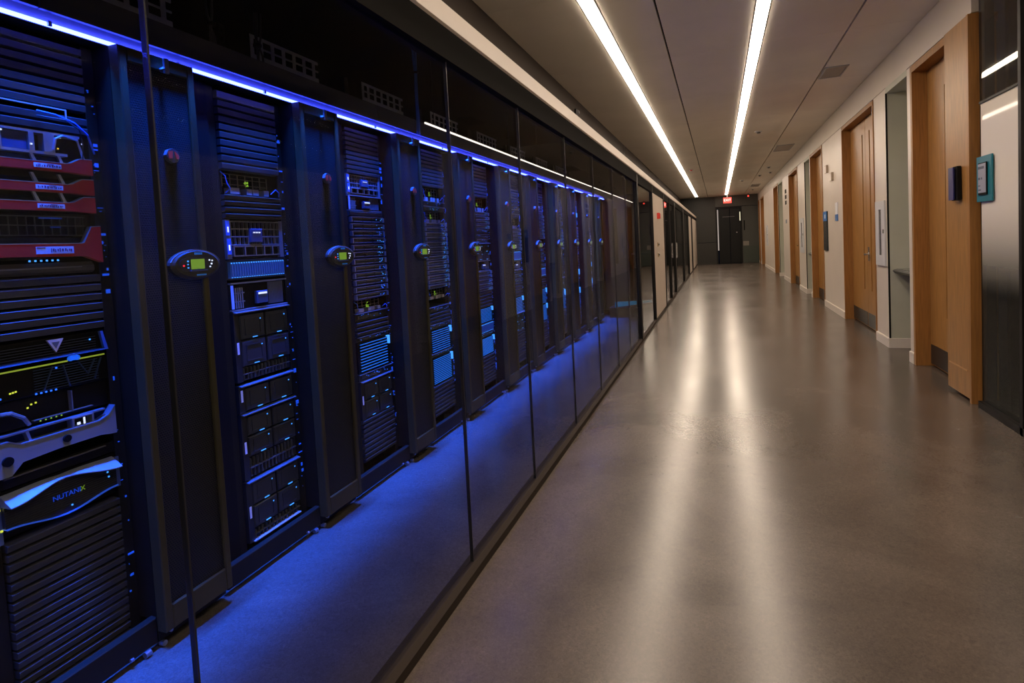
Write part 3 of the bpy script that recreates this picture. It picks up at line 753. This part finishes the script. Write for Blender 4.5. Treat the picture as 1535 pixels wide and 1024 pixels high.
t = eq(0, 1.305, .045, 'grey_shelf', 'plain dark grey shelf under the thick red server', 'shelf')
part('tray', MB().pxz([(-.3, 0), (.0, 0), (.012, .008), (.012, .024), (.0, .036), (-.3, .036)], 0, W - .02), M_dim, t)
part('tray_lip', MB().box(.012, .016, 0, W - .06, .018, .022), M_greybez, t)
slats(0, 1.302, 6, .0305, M_slat)
t = eq(0, 1.048, .065, 'triangle_server', 'black server with a grey inverted triangle emblem', 'server')
part('chassis', MB().bbox(-.4, .0, 0, W, 0, .064, .003), M_black, t)
g = MB()
for i in range(6): g.box(0, .003, .0, W - .03, .006 + i * .008, .008 + i * .008)
part('grille', g, mat('grille_navy', (.03, .035, .06), .5), t)
em = part('emblem', MB().pyz([(.150, .058), (.196, .058), (.173, .018)], .003, .010), mat('emblem_white', (.6, .55, .6), .4), t)
part('emblem_center', MB().pyz([(.162, .050), (.184, .050), (.173, .030)], .010, .011), M_dim, em)
part('end_trim', MB().pyz([(W - .020, .062), (W - .012, .062), (W + .001, .004), (W - .010, .004)], .0, .012), mat('trimblue', (.05, .12, .35), .4), t)
part('bottom_ledge', MB().pxz([(0, 0), (.016, 0), (.012, .004), (0, .006)], 0, W), M_chas, t)
part('status_light', dots([(.275, .04)], .0045, .006), M_dotc, t)
t = eq(0, .948, .09, 'green_line_server', 'black server with long yellow green light line', 'server')
part('chassis', MB().bbox(-.4, .0, 0, W, 0, .092, .003), M_black, t)
part('light_line', MB().box(.0, .006, .025, .205, .082, .086).box(.0, .006, .238, .318, .082, .086), mat('lime', (.2, .25, .05), .4, emit=(.30, .38, .03), es=.8), t)
cl = MB().cyl((.212, .090), .008, .004, .010, 14).cyl((.222, .094), .011, .004, .010, 14).cyl((.232, .090), .008, .004, .010, 14)
part('cloud_emblem', cl, mat('cloudb', (.05, .2, .6), .4, emit=(.01, .12, .8), es=.9), t)
g = MB()
for i in range(9): g.box(.0, .003, .11, W - .03, .008 + i * .008, .0095 + i * .008)
for (a_, b_) in (((.13, .005), (.16, .075)), ((.19, .075), (.205, .005)), ((.235, .075), (.262, .03)), ((.262, .03), (.285, .075)), ((.28, .01), (.305, .075))):
    g.pyz([(a_[0], a_[1]), (a_[0] + .003, a_[1]), (b_[0] + .003, b_[1]), (b_[0], b_[1])], 0, .006)
part('grille', g, mat('grille_blue', (.04, .07, .16), .4, .3), t)
part('yellow_lights', dots([(.045, .022), (.052, .023), (.059, .024)], .0045, .006), M_doty, t)
part('blue_lights', dots([(.17, .070), (.02, .012)] + [(.11 + i * .0135, .004) for i in range(5)], .0048, .006), M_dotb, t)
t = eq(0, .862, .085, 'network_switch', 'black switch with scattered yellow and green lights above grey bezel', 'switch')
part('chassis', MB().box(-.4, -.01, 0, W, 0, .084), M_black, t)
g = MB().box(-.01, .008, .0, .006, 0, .08).box(-.01, .008, .205, .208, .01, .075).box(-.01, .004, .10, .27, .010, .012)
g.tube([(.006, .01, .055), (.012, .04, .052), (.012, .07, .030), (.006, .085, .005)], .006)
part('card_edges', g, mat('tan2', (.14, .12, .10), .5), t)
part('yellow_lights', dots([(.088, .054), (.098, .062), (.110, .064)], .0045, .0), M_doty, t)
part('green_lights', dots([(.118 + i * .0145, .006) for i in range(5)] + [(.02, .05), (.03, .052)], .0035, .0), M_dotg, t)
# grey bezel with swept ends
t = eq(0, .770, .08, 'grey_bezel_server', 'server behind a swept blue grey bezel with blue handle bars', 'server')
part('chassis', MB().box(-.4, -.006, 0, W, 0, .085), M_black, t)
top = [(-.01, .066), (.02, .066), (.05, .050), (.15, .050), (.27, .050), (.30, .062), (W - .004, .088)]
bot = [(-.01, -.030), (.02, -.030), (.05, .0), (.15, .006), (.27, .006), (.30, .0), (W - .004, -.002)]
b = part('swept_bezel', MB().band(top, bot, 0, .028), M_greybez, t)
part('bezel_edge', MB().band([(y, z + .004) for y, z in top], [(y, z) for y, z in top], .0, .029), M_silver, b)
part('top_bar', MB().box(.0, .020, -.005, W - .03, .082, .087).pyz([(.075, .05), (.082, .05), (.074, .084), (.066, .084)], 0, .02), M_silver, b)
hb = MB().box(.0, .026, .190, .255, .052, .056).box(0, .026, .190, .255, .080, .084).box(0, .026, .190, .196, .056, .08).box(0, .026, .249, .255, .056, .08)
part('handle_frame', hb, M_silver, b)
part('key_lock', MB().cyl((.168, .030), .011, .028, .036, 14), M_black, b)
part('fan_port', MB().cyl((.012, .015), .014, .028, .034, 14), M_black, b)
part('status_light', MB().box(.026, .028, .222, .227, .058, .079).box(.026, .028, .203, .212, .060, .068), M_dotw, b)
t = eq(0, .700, .05, 'cable_shelf', 'dark shelf with a tan front lip between the two bezels', 'shelf')
part('tray', MB().box(-.3, .0, 0, W, 0, .035), M_black, t)
part('tray_lip', MB().box(.0, .008, .01, W - .03, .028, .031), mat('tan2', (.14, .12, .10), .5), t)
# curved logo server
t = eq(0, .560, .14, 'curved_bezel_server', 'server with curved blue edged bezel lettered NUTANIX', 'server')
part('chassis', MB().box(-.4, -.004, 0, W, 0, .135), M_black, t)
N = 17
def cz(u): return .014 * math.cos((u - .5) * 2 * math.pi)   # bulge in the middle
up = [(i / (N - 1) * (W - .01) - .002, .108 + .012 * math.cos((i / (N - 1) - .5) * 2 * math.pi)) for i in range(N)]
lo = [(i / (N - 1) * (W - .01) - .002, .022 - .012 * math.cos((i / (N - 1) - .5) * 2 * math.pi)) for i in range(N)]
b = part('bezel_face', MB().band(up, lo, 0, .018), mat('bezel_black', (.02, .02, .022), .4), t)
g = MB()
for i in range(12):
    z_ = .026 + i * .0068; g.band([(y, z_ + .0012) for y, _ in up], [(y, z_) for y, _ in up], .018, .0195)
part('bezel_ribs', g, mat('rib_dark', (.05, .052, .06), .4, .3), b)
thick = lambda u: .003 + .022 * abs(math.cos(u * math.pi)) ** 1.5
ue = []
for i, (y, z) in enumerate(up):
    th = thick(i / (N - 1)) + .006; ue += [(.0, y, z), (.0, y, z + th), (.004, y, z + th), (.018 + th * 1.1, y, z + .003), (.018 + th * 1.1, y, z)]
fs_ = [(5 * i + j, 5 * i + (j + 1) % 5, 5 * i + 5 + (j + 1) % 5, 5 * i + 5 + j) for i in range(N - 1) for j in range(5)] + [(0, 1, 2, 3, 4), tuple(5 * (N - 1) + j for j in range(5))]
part('upper_edge', MB().add(ue, fs_), mat('swept_silver', (.26, .27, .30), .45, .1), b)
part('lower_edge', MB().band([(y, z) for y, z in lo], [(y, z - .0030) for y, z in lo], 0, .026), mat('edge_blue', (.1, .2, .6), .3, .2, emit=(.01, .10, .9), es=.45), b)
mark = text_mesh('NUTANI', .0215, mat('logo_blue', (.03, .1, .5), .4, emit=(.005, .06, .8), es=.6), b, (.0205, .160, .066), (math.pi / 2, 0, math.pi / 2), .0006)
text_mesh('X', .0215, mat('logo_green', (.2, .3, .02), .4, emit=(.15, .28, .02), es=.7), b, (.0205, .206, .066), (math.pi / 2, 0, math.pi / 2), .0006)
part('status_lights', dots([(.172, .028), (.285, .086), (.288, .070)], .0045, .0195), M_dotc, b)
part('ear_lights', dots([(-.008, .09), (-.006, .03), (W + .002, .085)], .006, .006), M_doty, t)
part('ear', MB().box(-.004, .006, -.020, -.003, -.01, .12).box(-.004, .006, W - .004, W + .008, .02, .12), mat('ear_steel', (.15, .2, .3), .4, .5), t)
slats(0, .548, 17, .0285, M_slat)

# --- rack 2
slats(1, 2.030, 1, .040, M_slat2); slats(1, 1.990, 9, .0322)
t = eq(1, 1.603, .095, 'open_card_chassis', 'open chassis with green lit cards and loose blue cables', 'server'); dev_gap(1, 0, .092, t)
slats(1, 1.600, 4, .0262)
t = eq(1, 1.325, .165, 'fan_chassis', 'three unit chassis with fan grilles and small centre plate', 'server'); dev_fans(1, 0, .166, t)
t = eq(1, 1.237, .085, 'drive_array', 'array of thin vertical drive sleds with lit tips', 'storage array'); dev_sleds(1, 0, .084, t)
t = eq(1, 1.104, .12, 'controller_unit', 'two unit controller with grille and lit screen', 'server'); dev_bezel2u(1, 0, .122, t)
t = eq(1, .800, .30, 'storage_enclosure', 'topmost storage enclosure with four square modules', 'storage array', 'storage enclosures in the second rack'); dev_modules(1, 0, .300, t, 2, .060)
t = eq(1, .668, .12, 'storage_enclosure', 'storage enclosure with a single row of two modules', 'storage array', 'storage enclosures in the second rack'); dev_modules(1, 0, .118, t, 1)
t = eq(1, .378, .28, 'storage_enclosure', 'third storage enclosure down, four square modules and vent grid', 'storage array', 'storage enclosures in the second rack'); dev_modules(1, 0, .285, t, 2, .090)
t = eq(1, .105, .27, 'storage_enclosure', 'lowest storage enclosure with four square modules', 'storage array', 'storage enclosures in the second rack'); dev_modules(1, 0, .265, t, 2, .050)
part('bottom_lip', MB().box(0, .02, .02, W - .02, 0, .004), mat('pale_strip', (.7, .62, .66), .35, .3), t)

# --- other racks from recipes: (kind, height)
def fill(r, recipe, top=2.030):
    z = top; per = {}
    names = {'sw': ('network_switch', 'thin network switch with small blue lights', 'switch'), 'sv': ('rack_server', 'thin server with grey vent bars', 'server'),
             'lv': ('lit_vent_unit', 'unit with glowing blue horizontal vents', 'server'), 'fa': ('fan_chassis', 'fan grille chassis with centre plate', 'server'),
             'dr': ('drive_array', 'array of vertical drive sleds', 'storage array'), 'be': ('controller_unit', 'two unit controller with lit screen', 'server'),
             'mo': ('storage_enclosure', 'storage enclosure with square modules', 'storage array'), 'gap': ('open_card_chassis', 'open chassis with cards and loose cables', 'server'),
             'vt': ('dense_vent_unit', 'tall unit with dense pale blue vents', 'server')}
    tot = {}
    for it in recipe: tot[it[0]] = tot.get(it[0], 0) + it[2] if it[0] not in ('s', 'e') else 0
    for k, h, n in recipe:
        if k == 's': slats(r, z, n, h); z -= h * n; continue
        if k == 'e': z -= h * n; continue
        nm, lb, ct = names[k]
        for i in range(n):
            z -= h; per[k] = per.get(k, 0) + 1
            lab = lb + (', %s from the top' % (ORD[per[k] - 1] if per[k] <= 15 else 'number %d' % per[k]) if tot[k] > 1 else '')
            t = eq(r, z, h, nm, lab, ct, '%ss in the %s rack' % (nm.replace('_', ' '), ORD[r]) if tot[k] > 1 else None)
            {'sw': dev_switch, 'sv': dev_server1u, 'fa': dev_fans, 'be': dev_bezel2u, 'gap': dev_gap}.get(k, lambda *a: None)(r, z, h, t)
            if k == 'lv': dev_litvent(r, z, h, t)
            if k == 'vt': dev_litvent(r, z, h, t, 14)
            if k == 'dr': dev_sleds(r, z, h, t, 16)
            if k == 'mo': dev_modules(r, z, h, t, 2)
    n = int((z - .112) / .028)
    if n > 0: slats(r, z, n, .028)
fill(2, [('s', .026, 10), ('fa', .115, 1), ('be', .09, 1), ('s', .030, 1), ('sv', .040, 12), ('gap', .07, 1), ('sw', .05, 1), ('s', .028, 3), ('sw', .032, 1), ('lv', .18, 1), ('sw', .045, 1), ('mo', .22, 1), ('s', .024, 2)])
fill(3, [('s', .026, 10), ('gap', .10, 1), ('sw', .036, 2), ('gap', .08, 1), ('sv', .034, 14), ('gap', .075, 1), ('e', .05, 1), ('sw', .045, 1), ('s', .026, 3), ('sw', .04, 1), ('lv', .17, 1), ('sw', .03, 1), ('vt', .20, 1)])
fill(4, [('s', .028, 10), ('gap', .12, 1), ('sv', .038, 4), ('sw', .04, 3), ('mo', .15, 1), ('be', .09, 1), ('sv', .036, 5), ('s', .028, 5), ('lv', .13, 1), ('dr', .09, 1), ('sw', .035, 1), ('vt', .16, 1)])
rec = [('s', .028, 9), ('sw', .045, 4), ('gap', .10, 1), ('sv', .038, 6), ('dr', .10, 1), ('be', .09, 1), ('sw', .045, 3), ('s', .028, 5), ('lv', .16, 1), ('mo', .18, 1), ('s', .026, 4)]
fill(5, rec)
fill(6, [('s', .030, 8), ('fa', .13, 1), ('sv', .040, 7), ('gap', .10, 1), ('sw', .045, 5), ('dr', .10, 1), ('s', .028, 5), ('lv', .18, 1), ('vt', .20, 1), ('s', .026, 3)])
fill(7, [('s', .030, 11), ('sw', .045, 5), ('sv', .040, 6), ('be', .10, 1), ('s', .028, 9), ('mo', .16, 1), ('vt', .26, 1), ('s', .026, 5)])
fill(8, [('s', .030, 6), ('dr', .10, 1), ('lv', .20, 1), ('sv', .040, 6), ('sw', .045, 6), ('gap', .10, 1), ('lv', .26, 1), ('vt', .30, 1), ('s', .026, 5)])
fill(9, [('s', .030, 7), ('sw', .045, 6), ('fa', .12, 1), ('sv', .040, 8), ('dr', .10, 1), ('lv', .26, 1), ('vt', .30, 1), ('s', .026, 5)])

# ------------------------------------------------------------------ blue led strips, valance, fascia over the racks
YA, YB = -.2, 1.335 + PER * NB
SX = DX + .014
t = thing('led_strip', (0, YA, 0), 'bright blue light strip running along the tops of the racks', 'light strip')
part('diffuser', MB().box(-1.853, -1.843, 0, YB - YA, 2.041, 2.051), M_bled, t)
part('backing', MB().box(-1.862, -1.853, 0, YB - YA, 2.041, 2.090), mat('valance_grey', (.40, .40, .42), .4), t)
cl = MB(); y = .3
while y < 8.8: cl.box(-1.843, -1.836, y - YA, y - YA + .010, 2.040, 2.054); y += .425
part('clip', cl, M_silver, t)
# overhead fascia board, in lengths
fb = sroot('trim_7')
y = -.6
while y < YB - .1:
    part('fascia_board', MB().pxz([(RX - .30, 2.094), (-1.850, 2.094), (-1.800, 2.063), (-1.786, 2.063), (-1.786, 2.152), (RX - .30, 2.152)], y + .002, y + 1.698), mat('fascia_grey', (.055, .055, .065), .4, .3), fb); y += 1.7
# cable trays and struts above
plate_holes = None
def tray(y, hz, n, lab):
    t = thing('cable_tray', (RX - .08, y, 2.21), lab, 'cable tray', 'cable trays above the racks')
    mb = MB(); L_ = .46
    mb.box(0, .004, 0, L_, 0, .035).box(0, .004, 0, L_, .105, .12).box(0, .004, 0, .02, .035, .105)
    for i in range(6): mb.box(0, .004, .055 + i * .072, .075 + i * .072, .035, .105)
    mb.box(0, .004, .02, L_, .066, .074)
    part('perforated_plate', mb, mat('tray_steel', (.5, .5, .55), .45, .1), t)
    part('tray_bed', MB().box(-.30, 0, 0, L_, -.004, 0), M_black, t)
    part('drop_bracket', MB().bbox(-.004, .02, L_ + .20, L_ + .235, -.12, .10, .003), M_rack, t)
    s_ = MB()
    for i in range(6): s_.box(.02, .0205, L_ + .212, L_ + .222, -.10 + i * .033, -.085 + i * .033)
    part('bracket_slots', s_, M_dark, t)
    return t
for i in range(9):
    tray(.35 + i * PER, 0, 0, 'perforated steel cable tray, %s one along above the racks' % ORD[i])
# cable bundles
def bundle(y, z1, lab, n=4, m=None, x=RX - .02, z0=2.10):
    t = thing('cable_bundle', (x, y, 0), lab, 'cable bundle')
    rr = random.Random(int(y * 50))
    for i in range(n):
        pts = []; dy, dx = rr.uniform(-.02, .02), rr.uniform(0, .02)
        for j in range(9):
            f = j / 8; sq = 1 if j != 4 else .3
            pts.append((dx, dy * sq + .006 * math.sin(f * 6 + i), z0 + (z1 - z0) * f))
        part('cable', MB().tube(pts, .0045), m or M_cable, t)
    part('cable_tie', MB().cyl((.01, 0), .018, z0 + (z1 - z0) * .5, z0 + (z1 - z0) * .5 + .012, 10, ax=2), M_black, t)
    return t
bundle(3.20, 2.80, 'tall bundle of blue cables rising from the rack tops', 5, x=SX + .03, z0=2.05)
bundle(1.78, 2.42, 'dark cable bundle above the second rack', 3, M_cabled)
bundle(2.02, 2.40, 'dark cable bundle right of the second rack tray', 3, M_cabled)
bundle(5.2, 2.6, 'thin dark cable bundle above the far racks', 2, M_cabled)
bundle(1.30, 2.5, 'dark cables above the first cooling unit', 3, M_cabled, z0=2.17)

# ------------------------------------------------------------------ far end of the server aisle
for i, (y, x0) in enumerate(((10.88, -1.98), (10.88, -2.46))):  # solid shapes added for grey bands reflected in the glass
    t = thing('grey_stand_in', (x0, y - .5, 0), ('grey cabinet shape standing in for reflections beyond the rack row', 'second grey shape standing in for reflections behind the rack row end')[i], 'cabinet')
    part('cabinet_body', MB().box(0, .45, 0, .48, .05, 2.15), mat('cab_grey', (.16, .15, .14), .45), t)
    part('door', MB().box(.02, .43, -.02, 0, .08, 2.12), mat('cab_grey2', (.2, .19, .18), .45), t)
    part('vent_slot', MB().box(.18, .26, -.026, -.02, .9, 1.9), M_black, t)
    part('handle', MB().box(.36, .38, -.045, -.02, 1.0, 1.2), M_chrome, t)
t = thing('teal_bench', (-1.40, 9.70, 0), 'low dark bench with glowing teal front edge behind glass', 'bench')
part('bench_body', MB().box(-.4, .36, 0, .5, 0, .17), M_black, t)
part('bench_edge', MB().pxz([(-.30, .18), (.36, .26), (.36, .30), (-.30, .27)], -.01, .0), mat('teal_edge', (.0, .16, .25), .4, emit=(.0, .10, .18), es=.6), t)
t = thing('dark_cabinet', (-1.49, 10.43, .3), 'black low cabinet against the partition beyond the racks', 'cabinet')
part('cabinet_body', MB().box(0, .42, 0, .45, -.3, .75), M_black, t)
part('cabinet_top', MB().box(-.01, .43, -.01, .46, .75, .78), M_dim, t)

# ------------------------------------------------------------------ ceiling fittings
def vent(y, y2, x0, x1, lab):
    t = thing('ceiling_vent', ((x0 + x1) / 2, (y + y2) / 2, CZ), lab, 'vent')
    hx, hy = (x1 - x0) / 2, (y2 - y) / 2
    part('frame', MB().box(-hx, hx, -hy, -hy + .015, -.010, .0).box(-hx, hx, hy - .015, hy, -.010, 0).box(-hx, -hx + .015, -hy + .015, hy - .015, -.010, 0).box(hx - .015, hx, -hy + .015, hy - .015, -.010, 0), M_silver, t)
    n = 10
    for i in range(n):
        x = -hx + .02 + i * (2 * hx - .04) / n
        part('slat', MB().pxz([(x, -.001), (x + .004, -.001), (x + .016, -.010), (x + .012, -.010)], -hy + .015, hy - .015), mat('vent_slat', (.55, .48, .42), .35, .4), t)
vent(7.20, 7.68, 1.165, 1.40, 'nearest square air vent in the ceiling')
vent(13.0, 13.9, 1.19, 1.52, 'second air vent along the ceiling')
vent(22.5, 23.6, 1.2, 1.5, 'farthest air vent in the ceiling')
for i, (x, y, cat) in enumerate(((1.34, 17.0, 0), (1.25, 19.2, 0), (1.5, 18.5, 0), (.80, 20.5, 0), (1.36, 25.0, 0), (-.63, 16.0, 1), (.72, 11.0, 0))):
    t = thing('smoke_detector' if cat == 0 else 'sprinkler_head', (x, y, CZ), ['round detector on the ceiling right of the strip light, %s one out' % ORD[i], 'small red tipped sprinkler left of the first light strip'][cat], 'detector' if cat == 0 else 'sprinkler', None)
    part('base', MB().cyl((0, 0), .06, -.012, 0, 16, ax=2), M_white, t)
    part('sensor', MB().cyl((0, 0), .03, -.035, -.012, 12, ax=2), mat('alarm_red', (.6, .03, .02), .3) if cat else M_dim, t)
t = thing('dome_sensor', (-1.62, 7.0, 2.93), 'small dark sensor on the recess wall above the glass', 'sensor')
part('base', MB().cyl((0, 0), .05, 0, .02, 14), M_black, t); part('dome', MB().cyl((0, 0), .04, .02, .05, 14, r1=.02), M_dim, t)
# exit sign
t = thing('exit_sign', (.42, 26.9, 2.72), 'red lit EXIT sign hanging under the end of the strip light', 'sign')
part('sign_box', MB().box(-.17, .17, -.03, .03, 0, .25), M_exit, t)
text_mesh('EXIT', .15, M_exitw, t, (0, -.032, .125), (math.pi / 2, 0, 0), .002)
part('bracket', MB().box(-.02, .02, -.02, .02, .25, .39), M_dim, t)
t = thing('red_beacon', (1.30, 27.4, CZ - .14), 'small red beacon on the ceiling at the far right corner', 'beacon')
part('stem', MB().box(-.02, .02, -.02, .02, .06, .14), M_dim, t); part('lens', MB().cyl((0, 0), .035, 0, .06, 12, ax=2), M_exit, t)

# ------------------------------------------------------------------ right wall fittings
def ext_cabinet(y0, y1, z0, z1, lab):
    t = thing('extinguisher_cabinet', (WX, y0, z0), lab, 'cabinet')
    w_, h_ = y1 - y0, z1 - z0
    part('frame', MB().bbox(-.018, 0, 0, w_, 0, h_ * .16, .003).bbox(-.018, 0, 0, w_, h_ * .87, h_, .003).bbox(-.018, 0, 0, w_ * .36, h_ * .16, h_ * .87, .003).bbox(-.018, 0, w_ * .64, w_, h_ * .16, h_ * .87, .003), M_white, t)
    part('inner_box', MB().box(-.004, 0, w_ * .36, w_ * .64, h_ * .16, h_ * .87), mat('inner_grey', (.5, .45, .40), .5), t)
    part('window_pane', MB().box(-.014, -.012, w_ * .36, w_ * .64, h_ * .16, h_ * .87), M_glassc, t)
    part('extinguisher', MB().cyl((-.006, w_ * .5), .005, h_ * .18, h_ * .5, 10, ax=2, ry=w_ * .10).box(-.010, -.003, w_ * .46, w_ * .54, h_ * .5, h_ * .56), mat('ext_grey', (.3, .28, .3), .4), t)
    part('latch', MB().box(-.026, -.018, w_ * .06, w_ * .12, h_ * .5, h_ * .56), M_chrome, t)
ext_cabinet(7.235, 7.615, .89, 1.61, 'white framed recessed extinguisher cabinet beside the nearest double door')
ext_cabinet(13.55, 14.1, .85, 1.60, 'white framed extinguisher cabinet before the second double door')
ext_cabinet(22.9, 23.6, .85, 1.60, 'farthest white framed extinguisher cabinet near the corridor end')
def fountain(y0, y1, lab):
    t = thing('drinking_fountain', (WX + .55, (y0 + y1) / 2, .0), lab, 'drinking fountain')
    hw = (y1 - y0) / 2 - .03
    part('basin', MB().pxz([(0, .60), (0, .86), (-.50, .86), (-.52, .845), (-.50, .82), (-.30, .76), (-.10, .62)], -hw, hw), mat('fountain_steel', (.03, .03, .03), .35, .3), t)
    part('basin_rim', MB().box(-.49, -.02, -hw + .03, hw - .03, .86, .868), M_chrome, t)
    part('splash_guard', MB().bbox(-.06, -.0, -hw, hw, .868, .99, .01), M_silver, t)
    part('bubbler', MB().tube([(-.30, .1, .868), (-.30, .1, .93), (-.33, .08, .955), (-.36, .05, .94)], .014, 8), M_chrome, t)
fountain(6.45, 7.18, 'dark steel drinking fountain in the nearest wall niche')
fountain(12.62, 13.30, 'dark steel drinking fountain in the second wall niche')
t = thing('card_reader', (WX - .03, 5.09, 1.49), 'navy card reader with black side on the nearest door panel', 'card reader')
part('back_shell', MB().bbox(-.030, 0, -.01, .10, .0, .25, .008), M_black, t); part('front_cover', MB().bbox(-.046, -.030, .022, .115, .004, .246, .010), M_navy, t)
t = thing('room_panel', (WX - .002, 4.66, 1.46), 'teal room sign plate with grey screen on frosted glass', 'sign')
part('backplate', MB().bbox(-.006, .004, 0, .235, 0, .31, .002), M_teal, t)
sc_ = part('screen_case', MB().bbox(-.014, -.006, .06, .19, .045, .265, .003), M_black, t)
part('screen', MB().box(-.016, -.014, .066, .184, .06, .258), M_scrgrey, sc_)
part('screen_print', MB().box(-.0165, -.016, .09, .185, .222, .240).box(-.0165, -.016, .15, .18, .15, .165).box(-.0165, -.016, .12, .135, .15, .165).box(-.0165, -.016, .15, .18, .105, .112).box(-.0165, -.016, .14, .18, .075, .085), mat('print_dark', (.08, .09, .14), .5), sc_)
t = thing('tall_sign', (WX, 10.72, .97), 'tall blue and black glossy sign beside the third door', 'sign')
part('sign_board', MB().bbox(-.02, 0, 0, .33, 0, .66, .003), mat('sign_black', (.012, .02, .025), .25), t)
part('blue_header', MB().box(-.022, -.02, 0, .33, .50, .66), mat('sign_blue', (.0, .10, .28), .3, emit=(0, .06, .2), es=.4), t)
part('white_mark', MB().box(-.024, -.022, .10, .19, .54, .61), M_label, t)
t = thing('small_sign', (WX, 9.86, 1.45), 'small white and blue notice beside the nearest double door', 'sign')
part('sign_board', MB().bbox(-.012, 0, 0, .16, .10, .28, .002), M_label, t); part('blue_footer', MB().bbox(-.016, -.0, 0, .16, 0, .10, .002), mat('sign_blue3', (.08, .2, .5), .4), t)
for i, (y, z) in enumerate(((10.6, 2.25), (10.15, 2.09))):
    t = thing('wall_bracket_sign', (WX, y, z), ('left', 'right')[i] + ' of two small pale bracket signs high on the wall by the third door', 'sign')
    part('bracket', MB().box(-.03, 0, 0, .012, 0, .13).box(-.03, -.018, 0, .16, 0, .012).box(-.03, -.018, 0, .16, .118, .13), mat('pale_tan', (.5, .40, .30), .4), t)
    part('plate', MB().box(-.028, -.022, .05, .16, .012, .118), M_wall, t)
t = thing('door_reader', (WX + .095, 11.35, 1.50), 'black door reader plate on the third door', 'card reader')
part('reader_plate', MB().bbox(-.02, 0, 0, .10, 0, .22, .004), M_black, t); part('reader_lens', MB().box(-.022, -.02, .03, .07, .15, .19), M_navy, t)
for i, (y, z0, n) in enumerate(((16.7, 1.55, 1), (16.7, 2.05, 3))):
    t = thing('wall_notice', (WX, y, z0), ('small blue grey notice between niche and fourth door', 'column of small dark wall notices high by the fourth door')[i], 'sign')
    for j in range(n):
        part('plate', MB().bbox(-.012, 0, 0, .25, j * .15, j * .15 + .10, .003), mat('notice_grey', (.25, .28, .34), .4) if n == 1 else M_brown, t)
